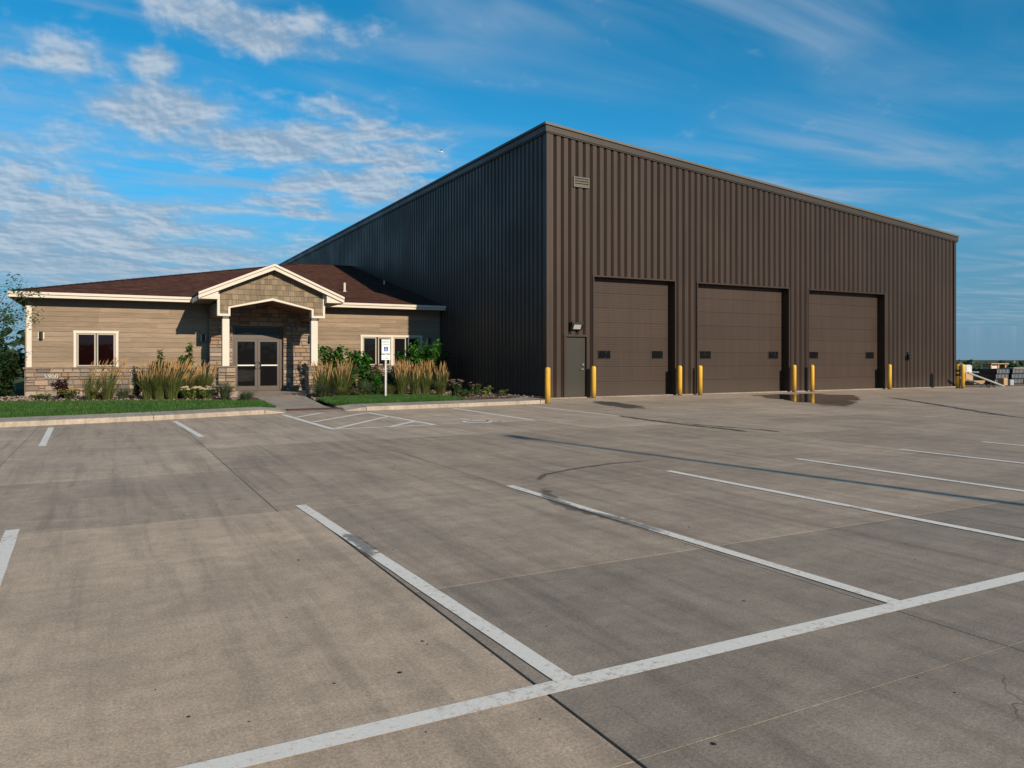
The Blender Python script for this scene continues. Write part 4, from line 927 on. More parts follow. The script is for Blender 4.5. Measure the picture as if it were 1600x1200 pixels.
# ------------------------------------------------------------------ bollards
BOL = [(12.28, 20.62, 'yellow bollard standing in front of the dark side wall by the kerb end'), (15.37, 22.62, 'yellow bollard between the walk door and the first overhead door'),
       (19.31, 22.62, 'yellow bollard at the right side of the first overhead door'), (20.32, 22.62, 'yellow bollard at the left side of the middle overhead door'),
       (25.45, 22.62, 'yellow bollard at the right side of the middle overhead door, reflected in the puddle'), (26.53, 22.62, 'yellow bollard at the left side of the last overhead door'),
       (31.59, 22.62, 'yellow bollard at the right side of the last overhead door'), (35.3, 21.75, 'scuffed yellow bollard with black strap at the far warehouse corner'),
       (35.35, 21.55, 'clean yellow bollard outermost at the far warehouse corner')]
bmesh_ = None
for i, (bx, by, lab) in enumerate(BOL):
    b = thing('bollard', lab, 'bollard', (bx, by, 0), 'yellow bollards along the warehouse front')
    if bmesh_ is None:
        m = MB(); m.lathe([(.086, -.02), (.086, 1.06), (.083, 1.085), (.07, 1.115), (.045, 1.133), (.015, 1.14)], 20); o = m.build('post', 'yellow_paint', b, True, True); bmesh_ = o.data
    else: o = link('post', bmesh_, b, True)
    o.color = (1, 1, 1, 1) if i != 7 else (.78, .8, .7, 1)
    mm = MB().lathe([(.10, 0), (.104, .006), (.094, .012)], 20).build('footing_ring', 'joint_dirt', b, False, True)
    if i == 7:
        m = MB()
        for z_ in (.58, .78): m.lathe([(.088, z_), (.10, z_ + .01), (.10, z_ + .09), (.088, z_ + .10)], 14)
        m.build('strap', 'black_metal', b, False, True)

# ------------------------------------------------------------------ access parking sign
SX, SY = 8.33, 24.57
sg = thing('parking_sign', 'white reserved parking sign with blue wheelchair square on a metal post', 'sign', (SX, SY, .08))
m = MB(); m.rings([[(SX - .032, SY, z), (SX - .032, SY + .012, z), (SX - .012, SY + .03, z), (SX + .012, SY + .03, z), (SX + .032, SY + .012, z), (SX + .032, SY, z), (SX + .02, SY, z), (SX + .012, SY + .018, z), (SX - .012, SY + .018, z), (SX - .02, SY, z)] for z in (.0, 2.0)], True, True); m.build('post', 'galvanised', sg)
m = MB(); m.bbox(SX - .155, SX + .155, SY - .012, SY - .004, 1.565, 2.05, .0015); pn = m.build('sign_panel', 'sign_white', sg)
m = MB(); e = .008; x0, x1, z0, z1 = SX - .148, SX + .148, 1.572, 2.043
m.box(x0, x1, SY - .0135, SY - .0121, z0, z0 + e); m.box(x0, x1, SY - .0135, SY - .0121, z1 - e, z1); m.box(x0, x0 + e, SY - .0135, SY - .0121, z0 + e, z1 - e); m.box(x1 - e, x1, SY - .0135, SY - .0121, z0 + e, z1 - e); m.build('border', 'sign_green_grey', pn)
text_mesh('lettering', 'RESERVED', .078, 'sign_green_grey', pn, (SX, SY - .0135, 1.965), .245, .002)
text_mesh('lettering', 'PARKING', .078, 'sign_green_grey', pn, (SX, SY - .0135, 1.878), .215, .002)
m = MB(); m.box(SX - .072, SX + .072, SY - .0138, SY - .0122, 1.645, 1.80); bs = m.build('blue_square', 'sign_blue', pn)
m = MB()
for p in wheelchair(): m.add([(SX - .058 + x * .116, SY - .0150, 1.660 + y * .125) for x, y in p], [tuple(range(len(p)))])
m.build('access_symbol', 'sign_white', bs)
m = MB(); m.bbox(SX - .155, SX + .155, SY - .012, SY - .004, 1.36, 1.535, .0015); pn = m.build('sign_panel', 'sign_white', sg)
text_mesh('lettering', 'VAN', .05, 'sign_green_grey', pn, (SX, SY - .0135, 1.488), .10, .002)
text_mesh('lettering', 'ACCESSIBLE', .05, 'sign_green_grey', pn, (SX, SY - .0135, 1.415), .21, .002)

# ------------------------------------------------------------------ planting
def blades(n, h, spread, mat, name, parent, rnd, wd=.006, lean=(0, 0), base=.12, tipw=.15):
    V, F = [], []
    for k in range(n):
        a = rnd.uniform(0, 6.283); r0 = base * math.sqrt(rnd.random()); out = spread * rnd.random() ** .8; hh = h * rnd.uniform(.55, 1.0); az_ = a + rnd.uniform(-.5, .5)
        x0, y0 = r0 * math.cos(a), r0 * math.sin(a); dx, dy = math.cos(az_) * out + lean[0] * hh, math.sin(az_) * out + lean[1] * hh; px_, py_ = -math.sin(az_ + rnd.uniform(-1, 1)), math.cos(az_ + rnd.uniform(-1, 1)); i = len(V)
        for t, wv in ((0, 1), (.35, 1), (.7, .8), (1, tipw)):
            x = x0 + dx * t ** 1.8; y = y0 + dy * t ** 1.8; z_ = hh * (t - .18 * t ** 3 * (out / max(.05, spread))); V += [(x - px_ * wd * wv, y - py_ * wd * wv, z_), (x + px_ * wd * wv, y + py_ * wd * wv, z_)]
        F += [(i + 2 * q, i + 2 * q + 1, i + 2 * q + 3, i + 2 * q + 2) for q in range(3)]
    return numpy_mesh(name, V, F, mat, parent, True)
def plumes(n, h0, h1, spread, parent, rnd, lean, base=.10, mat='plume'):
    st, pl = MB(), MB()
    for k in range(n):
        a = rnd.uniform(0, 6.283); r0 = base * math.sqrt(rnd.random()); hh = rnd.uniform(h0, h1); o_ = spread * rnd.random() ** .7; b = Vector((r0 * math.cos(a), r0 * math.sin(a), .1))
        tip = Vector((r0 * math.cos(a) + o_ * math.cos(a) + lean[0] * hh, r0 * math.sin(a) + o_ * math.sin(a) + lean[1] * hh, hh)); ln = rnd.uniform(.20, .40); d = (tip - b).normalized(); q = tip - d * ln
        st.tube([b, b.lerp(q, .5), q], .0028, 3, False)
        bend = Vector((lean[0] * .15 + rnd.uniform(-.03, .03), rnd.uniform(-.02, .02), 0))
        pl.tube([q, q + d * ln * .25 + bend * .1, q + d * ln * .6 + bend * .4, tip + bend], [.005, .017, .012, .002], 5, False)
    st.build('stems', 'reed_blade', parent, False, True); pl.build('plumes', mat, parent, False, True)
def reed(x, y, z, h, lean, seed, label, npl=48, ng=420, spread=.34):
    rnd = random.Random(seed); o = thing('feather_reed_grass', label, 'ornamental grass', (x, y, z), 'feather reed grass clumps in the beds')
    blades(ng, h * .78, spread * 1.35, 'reed_blade', 'foliage', o, rnd, .006, (lean[0] * .5, lean[1] * .5), .15); hv = rnd.uniform(.90, 1.04); lv_ = (lean[0] + rnd.uniform(-.07, .07), lean[1] + rnd.uniform(-.05, .05)); plumes(npl, h * .60 * hv, h * 1.04 * hv, spread * rnd.uniform(.8, 1.2), o, rnd, lv_, .13); return o
rl = (.16, -.03)
reed(-.38, 28.74, .05, 1.38, (.26, -.05), 1, 'sparse feathery reed grass clump left below the two-pane window', 26, 200)
reed(.10, 28.48, .05, 1.44, (.26, -.05), 2, 'sparse feathery reed grass clump right below the two-pane window', 28, 210)
reed(1.30, 28.2, .05, 1.36, rl, 3, 'reed grass clump right of the dark blue-green shrub', 34)
reed(1.62, 27.9, .05, 1.34, rl, 4, 'reed grass clump left of the taller leafy shrub', 36)
reed(1.98, 27.6, .05, 1.36, rl, 5, 'dense reed grass clump in front of the taller leafy shrub', 42)
reed(2.45, 28.2, .05, 1.30, (.2, 0), 6, 'reed grass clump behind the left pale stonecrop', 34)
reed(3.02, 28.3, .05, 1.38, (.22, -.02), 7, 'reed grass clump nearest the left porch pier', 40)
reed(1.45, 28.9, .05, 1.30, (.12, -.02), 14, 'reed grass clump close behind the dark blue-green shrub', 28)
reed(2.22, 28.7, .05, 1.34, (.18, -.02), 15, 'reed grass clump just below the tallest left leafy shrub', 32)
reed(2.75, 28.6, .05, 1.28, (.14, -.02), 16, 'reed grass clump between the tallest left shrub and the porch pier', 30)
reed(7.05, 27.6, .07, 1.30, (.06, 0), 17, 'reed grass clump half hidden behind the two by the right porch pier', 44)
reed(9.88, 27.2, .07, 1.34, (.02, 0), 18, 'golden reed grass clump half hidden right of the tallest golden clump', 52, 360, .24)
reed(6.81, 26.85, .07, 1.34, (-.02, 0), 8, 'straight reed grass clump beside the right porch pier', 54)
reed(7.36, 26.55, .07, 1.34, (.04, 0), 9, 'straight reed grass clump second from the right porch pier', 50)
reed(9.57, 26.43, .07, 1.40, (0, 0), 10, 'tall golden reed grass clump just right of the parking sign', 72, 360, .22)
reed(10.16, 26.63, .07, 1.34, (.0, 0), 11, 'golden reed grass clump in front of the bright green shrub', 54, 360, .24)
reed(10.52, 26.5, .07, 1.34, (.0, 0), 12, 'golden reed grass clump second from the dark metal wall', 58, 360, .22)
reed(11.22, 26.68, .07, 1.36, (.03, 0), 13, 'golden reed grass clump nearest the dark metal wall', 48, 360, .24)
def fountain(x, y, z, h, spread, n, mat, seed, label):
    o = thing('fountain_grass', label, 'ornamental grass', (x, y, z), 'low mounds of fine grass'); blades(n, h, spread, mat, 'foliage', o, random.Random(seed), .004, (0, 0), .10); return o
fountain(3.53, 26.7, .05, .72, .5, 420, 'blue_blade', 21, 'fine grey-green grass mound in front of the left porch pier')
fountain(4.0, 25.5, .05, .42, .42, 330, 'blue_blade', 22, 'low spiky grass tuft beside the path, right of the boulder')
fountain(6.62, 26.5, .06, .62, .55, 420, 'blue_blade', 23, 'dark grass mound at the foot of the right porch pier')
fountain(8.3, 26.9, .06, .66, .6, 460, 'blue_blade', 24, 'fine green grass mound left of the parking sign')
fountain(9.1, 26.5, .06, .5, .5, 380, 'reed_blade', 25, 'dark green grass mound right behind the sign post')
fountain(.55, 28.6, .05, .5, .5, 360, 'blue_blade', 26, 'low grey-green grass mound right below the two-pane window')
fountain(10.9, 26.1, .07, .62, .4, 380, 'reed_blade', 27, 'leafy green mound between the golden reed clumps')
fountain(7.2, 25.9, .06, .42, .45, 340, 'reed_blade', 28, 'drying grass mound at the lawn edge right of the path')
def leafcloud(n, fn, size, rnd, aspect=1.7):
    V, F = [], []
    for k in range(n):
        c = fn(rnd); s_ = size * rnd.uniform(.6, 1.25); a = rnd.uniform(0, 6.283); e = rnd.uniform(-.9, .7)
        d = Vector((math.cos(a) * math.cos(e), math.sin(a) * math.cos(e), math.sin(e))); q = d.cross(Vector((rnd.uniform(-.4, .4), rnd.uniform(-.4, .4), 1))).normalized(); up = q.cross(d) * .18 * s_; i = len(V)
        V += [c, c + d * s_ * aspect * .45 + q * s_ * .5 + up, c + d * s_ * aspect, c + d * s_ * aspect * .45 - q * s_ * .5 + up]; F.append((i, i + 1, i + 2, i + 3))
    return V, F
def shrub(name, label, cat, loc, stems, h, spread, nleaf, size, mat, seed, lean=(0, 0), group=None, low=.1, bloom=None):
    rnd = random.Random(seed); o = thing(name, label, cat, loc, group); st = MB(); tips = []
    for k in range(stems):
        a = rnd.uniform(0, 6.283); hh = h * rnd.uniform(.62, 1.0); r_ = spread * rnd.uniform(.2, 1.0); b = Vector((rnd.uniform(-.06, .06), rnd.uniform(-.06, .06), 0)); t = Vector((r_ * math.cos(a) + lean[0] * hh, r_ * math.sin(a) + lean[1] * hh, hh)); md = b.lerp(t, .5) + Vector((0, 0, hh * .08)); st.tube([b, md, t], [.012, .009, .003], 4, False); tips.append((b, md, t))
    st.build('stems', 'bark', o, False, True)
    def fn(r2):
        b, md, t = r2.choice(tips); u = low + (1 - low) * r2.random() ** .8; p = b.lerp(md, u * 2) if u < .5 else md.lerp(t, u * 2 - 1); j = spread * .26 * (1.15 - u); return p + Vector((r2.uniform(-j, j), r2.uniform(-j, j), r2.uniform(-j, j) * .6))
    V, F = leafcloud(nleaf, fn, size, rnd); numpy_mesh('foliage', V, F, mat, o, True)
    if bloom:
        bn, bsz, bm = bloom; mb = MB()
        for k in range(bn):
            b, md, t = rnd.choice(tips); p = t + Vector((rnd.uniform(-.06, .06), rnd.uniform(-.06, .06), rnd.uniform(0, .06)))
            for q in range(6):
                a = q * 1.047 + rnd.random(); d1 = Vector((math.cos(a), math.sin(a), .25)) * bsz; d2 = Vector((math.cos(a + .9), math.sin(a + .9), .25)) * bsz; mb.add([p, p + d1, p + (d1 + d2) * .62 + Vector((0, 0, bsz * .3)), p + d2], [(0, 1, 2, 3)])
        mb.build('blooms', bm, o, False, True)
    return o
GL_ = 'tall leafy shrubs against the siding'
shrub('leafy_shrub', 'leafy shrub rising behind the left reed grass, shorter of two', 'shrub', (1.86, 31.5, .04), 9, 1.75, .42, 800, .095, 'mid_leaf', 31, group=GL_)
shrub('leafy_shrub', 'tallest leafy shrub among the left reed grasses', 'shrub', (2.70, 31.2, .04), 9, 2.05, .40, 1000, .10, 'bright_leaf', 32, group=GL_)
for k, (x, y, h_, lab) in enumerate(((7.80, 30.4, 1.85, 'leafy green shrub stem closest to the right porch column'), (8.22, 30.2, 1.92, 'leafy green shrub second from the right porch column'), (8.72, 29.9, 1.78, 'leafy green shrub third from the right porch column'), (9.1, 29.7, 1.72, 'leafy green shrub just left of the four-pane window'))):
    shrub('leafy_shrub', lab, 'shrub', (x, y, .06), 9, h_, .36, 900, .105, 'bright_leaf', 40 + k, group=GL_)
shrub('viburnum_shrub', 'big bright green spreading shrub in front of the four-pane window', 'shrub', (11.15, 28.9, .06), 34, 2.15, 1.0, 2800, .10, 'bright_leaf', 50, low=.3)
shrub('viburnum_shrub', 'dark green shrub in the shade against the metal wall', 'shrub', (12.8, 30.9, .06), 14, 1.75, .6, 700, .09, 'mid_leaf', 51, low=.2)
shrub('dark_shrub', 'dense dark green bush behind the golden reed grasses', 'shrub', (9.9, 28.2, .06), 18, 1.05, .85, 1100, .08, 'dark_leaf', 52)
shrub('dark_shrub', 'low dark bush left of the golden reed grasses below the window', 'shrub', (9.3, 28.6, .06), 14, .95, .55, 700, .075, 'dark_leaf', 53)
shrub('ninebark_shrub', 'wiry purplish brown shrub below the four-pane window', 'shrub', (9.7, 30.2, .06), 16, 1.2, .6, 420, .06, 'purple_leaf', 54)
shrub('barberry_shrub', 'round purple barberry bush in front of the house number', 'shrub', (-1.22, 30.14, .04), 22, .72, .48, 800, .055, 'purple_leaf', 55)
shrub('spruce_shrub', 'dense dark blue-green upright shrub between the reed clumps', 'shrub', (.97, 28.95, .04), 20, 1.12, .34, 1200, .05, 'spruce_leaf', 56)
shrub('coneflower_plant', 'low plant with small yellow flowers beside the purple bush', 'flower', (-.95, 29.9, .04), 16, .33, .42, 300, .05, 'mid_leaf', 57, bloom=(26, .045, 'yellow_bloom'))
shrub('ground_cover', 'low green groundcover in front of the purple bush', 'plant', (-1.75, 29.6, .04), 14, .2, .55, 300, .05, 'mid_leaf', 58)
shrub('ground_cover', 'low green groundcover under the sparse reed clumps', 'plant', (-.1, 28.9, .04), 16, .3, .6, 420, .055, 'bronze_leaf', 59)
shrub('ground_cover', 'low yellow-green groundcover left of the sign post', 'plant', (8.0, 25.9, .06), 18, .22, .6, 420, .045, 'lime_leaf', 60)
shrub('ground_cover', 'low bronze groundcover beside the right porch grasses', 'plant', (7.7, 26.1, .06), 16, .26, .45, 350, .05, 'bronze_leaf', 61)
def sedum(x, y, z, seed, label, r_=.3, n=14):
    rnd = random.Random(seed); o = thing('stonecrop_plant', label, 'flower', (x, y, z), 'pale stonecrop plants'); st = MB(); hd = MB(); pts = []
    for k in range(n):
        a = rnd.uniform(0, 6.283); q = r_ * math.sqrt(rnd.random()); h_ = rnd.uniform(.30, .42); p = Vector((q * math.cos(a), q * math.sin(a), h_)); b = p * .35; b.z = 0; st.tube([b, p], .008, 4, False); pts.append((b, p))
        R_ = rnd.uniform(.06, .10)
        for j in range(22):
            t = rnd.uniform(0, 6.283); rr = R_ * math.sqrt(rnd.random()); c = p + Vector((rr * math.cos(t), rr * math.sin(t), .03 * (1 - (rr / R_) ** 2))); s_ = .016; hd.add([c + Vector((s_, 0, 0)), c + Vector((0, s_, .004)), c + Vector((-s_, 0, 0)), c + Vector((0, -s_, -.002)), c + Vector((0, 0, .014))], [(0, 1, 4), (1, 2, 4), (2, 3, 4), (3, 0, 4)])
    st.build('stems', 'lime_leaf', o, False, True); hd.build('flower_heads', 'pale_bloom', o, False, True)
    def fn(r2): b, p = r2.choice(pts); return b.lerp(p, r2.uniform(.15, .85)) + Vector((r2.uniform(-.03, .03), r2.uniform(-.03, .03), 0))
    V, F = leafcloud(260, fn, .045, rnd); numpy_mesh('foliage', V, F, 'lime_leaf', o, True)
sedum(2.55, 27.5, .05, 70, 'pale pink flat-headed stonecrop, left of the pair by the lawn', .28, 13); sedum(3.05, 27.4, .05, 71, 'pale pink flat-headed stonecrop, right of the pair by the lawn', .34, 18)
shrub('rose_bush', 'pink flowering rose bush at the end of the right lawn', 'flower', (10.7, 24.3, .07), 20, .62, .36, 600, .05, 'dark_leaf', 72, bloom=(22, .045, 'pink_bloom'))
shrub('rose_bush', 'small rose bush with few pink blooms before the dark wall', 'flower', (11.75, 24.75, .07), 12, .5, .3, 330, .05, 'mid_leaf', 73, bloom=(5, .045, 'pink_bloom'))
shrub('hosta_plant', 'lime green broad-leaved plant on the mulch before the dark wall', 'plant', (12.2, 24.9, .07), 8, .3, .25, 60, .11, 'lime_leaf', 74)
shrub('hosta_plant', 'small yellow-green plant nearest the kerb end', 'plant', (12.75, 24.6, .07), 8, .2, .22, 60, .08, 'lime_leaf', 75)
shrub('spirea_shrub', 'rounded mid-green bush in front of the shrubs right of the porch', 'shrub', (8.05, 28.4, .06), 22, 1.0, .6, 1200, .07, 'mid_leaf', 77)
shrub('spirea_shrub', 'rounded mid-green bush behind the left reed grass row', 'shrub', (2.3, 29.9, .05), 20, 1.1, .55, 1100, .07, 'mid_leaf', 78)
shrub('spirea_shrub', 'low green bush between the sign post and the golden grasses', 'shrub', (8.95, 27.4, .06), 18, .8, .5, 900, .06, 'bright_leaf', 79)
shrub('ground_cover', 'dark green groundcover between the two rose bushes', 'plant', (11.2, 24.5, .07), 16, .28, .4, 420, .05, 'mid_leaf', 76)
def rock(x, y, z, r_, seed, label):
    rnd = random.Random(seed); m = MB(); rings = []
    for i in range(7):
        ph = math.pi * (i + .15) / 6.3; rings.append([(r_ * math.sin(ph) * math.cos(k * .5236) * rnd.uniform(.85, 1.15), r_ * .85 * math.sin(ph) * math.sin(k * .5236) * rnd.uniform(.85, 1.15), r_ * .8 * (-math.cos(ph)) * rnd.uniform(.93, 1.05)) for k in range(12)])
    m.rings(rings, True, True); o = m.build('boulder', 'boulder', None, False); o.location = (x, y, z); return tag(o, label, 'boulder')
rock(3.80, 26.0, .17, .23, 80, 'small round tan boulder at the lawn edge by the path')

# ------------------------------------------------------------------ trees
def tree(name, label, loc, h, crown_r, crown_z, nleaf, size, mat, seed, trunk_r=.08, group=None, limbs=9, fill=1.0):
    rnd = random.Random(seed); o = thing(name, label, 'tree', loc, group); tr = MB(); tr.tube([(0, 0, -.1), (rnd.uniform(-.05, .05) * h * .3, 0, h * .4), (0, rnd.uniform(-.04, .04) * h * .3, h * .9)], [trunk_r, trunk_r * .75, trunk_r * .15], 7); cl = []
    for k in range(limbs):
        a = k * 2.4 + rnd.uniform(-.4, .4); z0 = h * rnd.uniform(.25, .75); f_ = rnd.uniform(.5, 1.0); e = Vector((crown_r * f_ * math.cos(a), crown_r * f_ * math.sin(a), crown_z + (h - crown_z) * rnd.uniform(-.5, .85))); b = Vector((0, 0, z0)); md = b.lerp(e, .55) + Vector((0, 0, .06 * h)); tr.tube([b, md, e], [trunk_r * .45, trunk_r * .25, trunk_r * .06], 5, False); cl.append((e, crown_r * rnd.uniform(.25, .45))); cl.append((md, crown_r * rnd.uniform(.2, .35)))
        for q in range(2):
            e2 = e + Vector((rnd.uniform(-1, 1), rnd.uniform(-1, 1), rnd.uniform(-.5, .8))) * crown_r * .4; tr.tube([md, e2], [trunk_r * .15, trunk_r * .04], 4, False); cl.append((e2, crown_r * rnd.uniform(.16, .3)))
    cl.append((Vector((0, 0, h * .92)), crown_r * .3)); tr.build('trunk', 'bark', o, False, True)
    def fn(r2):
        c, r_ = r2.choice(cl); d = Vector((r2.gauss(0, 1), r2.gauss(0, 1), r2.gauss(0, .8))).normalized() * r_ * fill * r2.random() ** .5; return c + d
    V, F = leafcloud(nleaf, fn, size, rnd); numpy_mesh('crown', V, F, mat, o, True); return o
tree('young_tree', 'thin-leaved young tree in front of the office left corner', (-3.15, 27.3, .06), 3.75, 1.2, 2.6, 2000, .06, 'mid_leaf', 90, .05, None, 12, 1.1)
shrub('green_bush', 'rounded bright green bush left of the office stone corner', 'shrub', (-3.55, 31.6, .03), 34, 1.25, .55, 2200, .055, 'bright_leaf', 91, low=.05)
TG = 'trees behind the office'
for k, (x, y, h_, r_, lab) in enumerate(((-5.6, 40.5, 2.3, 1.9, 'dark leafy tree behind the office corner, nearest of the group'), (-9.8, 47, 2.5, 2.2, 'dark leafy tree behind the office corner, at the picture edge'), (-7.5, 52, 2.7, 2.2, 'dark leafy tree farthest behind the office corner'))):
    tree('leafy_tree', lab, (x, y, -.1), h_, r_, h_ * .5, 3800, .17, 'dark_leaf', 100 + k, .14, TG, 13, 1.25)
shrub('dark_hedge', 'dark dense bush between the bright bush and the office corner', 'shrub', (-3.3, 34.5, 0), 30, 1.75, .8, 2300, .085, 'dark_leaf', 108, low=.05)
# far wood along the right horizon, and an added unseen arc behind: one mass
V, F = [], []; rw = random.Random(5)
for k in range(900):
    d = rw.uniform(210, 420) if k < 420 else rw.uniform(130, 240); a = R(rw.uniform(20, 100)) if k < 420 else R(rw.uniform(100, 300)); x, y = d * math.sin(a), d * math.cos(a); zt = -.7 + 1.0 * rw.random() ** 2 - (rw.random() < .4) * 1.5; gz = terr(x, y); zt += 5.5 * (k >= 420); hh = zt - gz; r_ = rw.uniform(3.5, 6)  # later clumps are added behind the viewer to darken window reflections
    for q in range(130 if k < 420 else 70):
        c = Vector((x, y, gz + hh * .55)) + Vector((rw.gauss(0, .45) * r_, rw.gauss(0, .45) * r_, min(hh * .45, rw.gauss(0, .24) * hh))); s_ = rw.uniform(.35, .8); n = Vector((rw.gauss(0, 1), rw.gauss(0, 1), rw.gauss(0, 1))).normalized(); t = n.orthogonal().normalized() * s_; b = n.cross(t); i = len(V); V += [c - t - b * .6, c + t - b, c + t * .7 + b, c - t + b * .8]; F.append((i, i + 1, i + 2, i + 3))
o = numpy_mesh('far_woods', V, F, 'far_leaf'); tag(o, 'distant band of dark green woods along the horizon, with an added unseen arc behind the viewer', 'woods', kind='stuff')
V, F = [], []
for k in range(260):
    d = rw.uniform(90, 170); a = R(rw.uniform(-60, 8)); x, y = d * math.sin(a), d * math.cos(a); gz = terr(x, y); hh = rw.uniform(5, 7.5); r_ = rw.uniform(2.5, 4)
    for q in range(70):
        c = Vector((x, y, gz + hh * .5)) + Vector((rw.gauss(0, .45) * r_, rw.gauss(0, .45) * r_, rw.gauss(0, .22) * hh)); s_ = rw.uniform(.25, .55); n = Vector((rw.gauss(0, 1), rw.gauss(0, 1), rw.gauss(0, 1))).normalized(); t = n.orthogonal().normalized() * s_; b = n.cross(t); i = len(V); V += [c - t - b * .6, c + t - b, c + t * .7 + b, c - t + b * .8]; F.append((i, i + 1, i + 2, i + 3))
o = numpy_mesh('far_woods', V, F, 'far_leaf'); tag(o, 'distant dark green woods left of the office', 'woods', kind='stuff')

# ------------------------------------------------------------------ storage yard beyond the warehouse
def crate(x, y, z, label, wx=1.15, wy=1.0, h_=.27):
    o = thing('plastic_crate', label, 'crate', (x, y, z), 'black crates stacked in the yard'); m = MB(); m.box(0, wx, 0, wy, 0, .03); m.box(.02, wx - .02, .02, wy - .02, .03, h_ - .03); m.box(0, wx, 0, wy, h_ - .028, h_); m.build('tray', 'crate_black', o, False, True)
    m = MB()
    for k in range(9): m.box(.02 + k * (wx - .08) / 8, .06 + k * (wx - .08) / 8, -.012, .019, .031, h_ - .029)
    m.build('ribs', 'tarp_grey', o, False, True); return o
for c in range(2):
    for r_ in range(3): crate(42.75 + c * 1.5 + r_ * .1, 24.3, r_ * .28, ['bottom', 'middle', 'top'][r_] + ' black ribbed crate of the ' + ['left', 'right'][c] + ' yard stack')
for k in range(3):
    o = thing('wrapped_pallet', ['bottom', 'middle', 'top'][k] + ' pale wrapped bundle right of the black crates', 'pallet', (45.9, 24.4, k * .28), 'pale wrapped bundles in the yard'); m = MB(); m.bbox(0, 2.4, 0, 1.1, .06, .26, .03); m.build('bundle', 'wrap_white', o, False, True); m = MB()
    for q in (0, 1.1, 2.2): m.box(q, q + .12, .02, 1.08, 0, .059)
    m.build('runners', 'lumber', o, False, True)
def boards_stack(x, y, z, L, n, rows, label, mat='lumber', rz=0.0):
    o = thing('lumber_stack', label, 'lumber', (x, y, z), 'stacks of boards in the yard'); o.rotation_euler = (0, 0, rz)
    for r_ in range(rows):
        for k in range(n): m = MB(); m.box(k * 0 + random.uniform(-.05, .05), L + random.uniform(-.1, .1), k * .15, k * .15 + .14, r_ * .06, r_ * .06 + .05); m.build('board', mat, o, False, True)
boards_stack(47.7, 26.0, .62, 2.6, 4, 4, 'tan boards stacked highest at the picture edge'); boards_stack(41.4, 24.6, .02, 2.6, 5, 3, 'loose tan boards lying behind the pale poles', rz=.15); boards_stack(43.0, 25.8, .42, 1.5, 5, 4, 'grey covered board stack left of the black crates', 'tarp_grey', .1)
o = MB().bbox(42.9, 44.6, 25.7, 26.7, 0, .41, .03).build('wrapped_bundle', 'wrap_white'); tag(o, 'low pale bundle under the grey board stack', 'bundle')
o = thing('pallet_rack', 'small rack with orange posts behind the black crates', 'rack', (47.8, 27.4, 0))
for px_ in (0, .75, 1.5):
    m = MB(); m.box(px_, px_ + .12, 0, .12, 0, 1.05); m.build('post', 'orange_post', o, False, True)
m = MB(); m.box(-.1, 1.75, -.1, .9, 1.051, 1.1); m.build('top_shelf', 'lumber', o, False, True)
m = MB(); m.box(.13, .74, .05, .6, .3, .95); m.build('back_panel', 'wrap_white', o, False, True)
o = thing('wrapped_bale', 'white wrapped bale standing left of the yard piles', 'bale', (42.1, 25.3, 0)); m = MB(); m.bbox(-.3, .3, 0, .7, .62, 1.05, .06); m.build('wrapping', 'wrap_white', o, False, True); m = MB(); m.bbox(-.32, .36, 0, .7, .12, .6, .02); m.build('box', 'lumber', o, False, True); m = MB(); m.box(-.34, .38, 0, .7, 0, .115); m.build('pallet', 'lumber', o, False, True)
o = MB().bbox(42.0, 42.35, 23.4, 23.75, -.02, .36, .015).build('wooden_crate', 'lumber'); tag(o, 'small light wooden crate in front of the black crates', 'crate')
o = MB().bbox(42.42, 42.75, 23.3, 23.6, -.02, .27, .015).build('grey_box', 'tarp_grey'); tag(o, 'small grey box beside the light wooden crate', 'box')
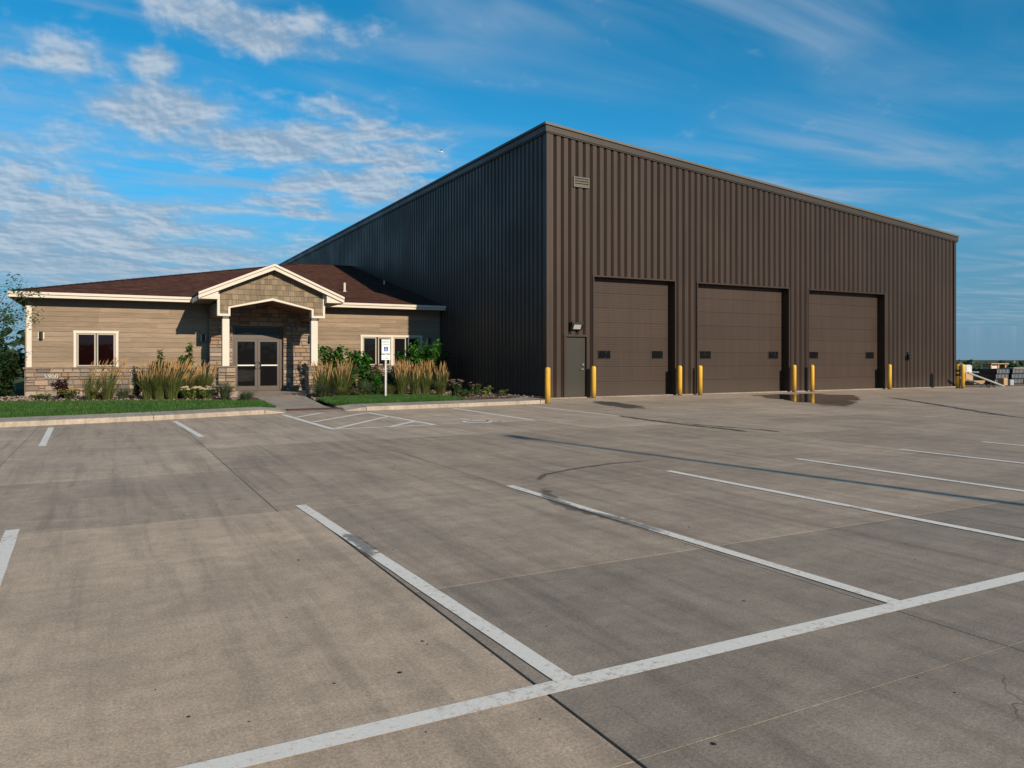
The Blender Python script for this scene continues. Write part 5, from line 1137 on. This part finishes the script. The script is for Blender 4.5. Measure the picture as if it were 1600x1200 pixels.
o = thing('pole', 'long pale pole propped low behind the far bollards, upper one', 'pole', (37.0, 21.3, 0), 'pale poles lying by the far corner'); m = MB(); m.tube([(-.5, .7, .72), (1.4, .1, .06)], .045, 10); m.build('shaft', 'pale_pipe', o, False, True)
o = thing('pole', 'shorter pale pole lying below the long propped one', 'pole', (36.9, 21.8, 0), 'pale poles lying by the far corner'); m = MB(); m.tube([(-.5, .6, .5), (.9, .25, .10)], .035, 10); m.build('shaft', 'pale_pipe', o, False, True)
o = thing('trestle', 'low dark trestle under the pale poles', 'trestle', (37.6, 21.5, 0)); m = MB(); m.tube([(-.25, 0, 0), (0, .05, .22), (.3, .05, .0)], .025, 6); m.tube([(-.25, .4, 0), (0, .35, .22), (.3, .35, .0)], .025, 6); m.tube([(0, .05, .22), (0, .35, .22)], .025, 6); m.build('legs', 'black_metal', o, False, True)

# ------------------------------------------------------------------ parking lot light pole behind the viewer (its shadow crosses the lot)
hp = 8.2; Lp = hp / math.tan(SUN_EL); pb = Vector((6.57, 12.18, 0)) + Vector((SUN_TAN, -1, 0)).normalized() * Lp
lp = thing('light_pole', 'tall lot light pole whose thin shadow crosses the parking stalls', 'lamp post', pb)
m = MB(); m.lathe([(.28, 0), (.28, .7), (.26, .72)], 20); m.build('base', 'kerb_concrete', lp, False, True)
m = MB(); m.lathe([(.085, .72), (.06, hp)], 14); m.build('pole', 'black_metal', lp, False, True)
m = MB(); m.bbox(-.12, .12, -.5, .1, hp - .02, hp + .08, .02); m.build('lamp_head', 'black_metal', lp, False, True)
# ------------------------------------------------------------------ bird
bd = thing('bird', 'tiny white gull flying above the long dark wall', 'bird', (27.2, 64.8, 20.3)); m = MB()
m.tube([(-.28, 0, 0), (-.1, 0, .02), (.1, 0, .02), (.3, 0, 0)], [.02, .07, .07, .02], 8); m.build('body', 'sign_white', bd, True, True)
for s_ in (-1, 1):
    m = MB(); m.add([(.1, 0, .03), (-.1, 0, .03), (-.12, s_ * .35, .14), (-.1, s_ * .7, .08), (.02, s_ * .35, .16)], [(0, 1, 2, 4), (4, 2, 3)]); m.build('wing', 'sign_white', bd, False, True)
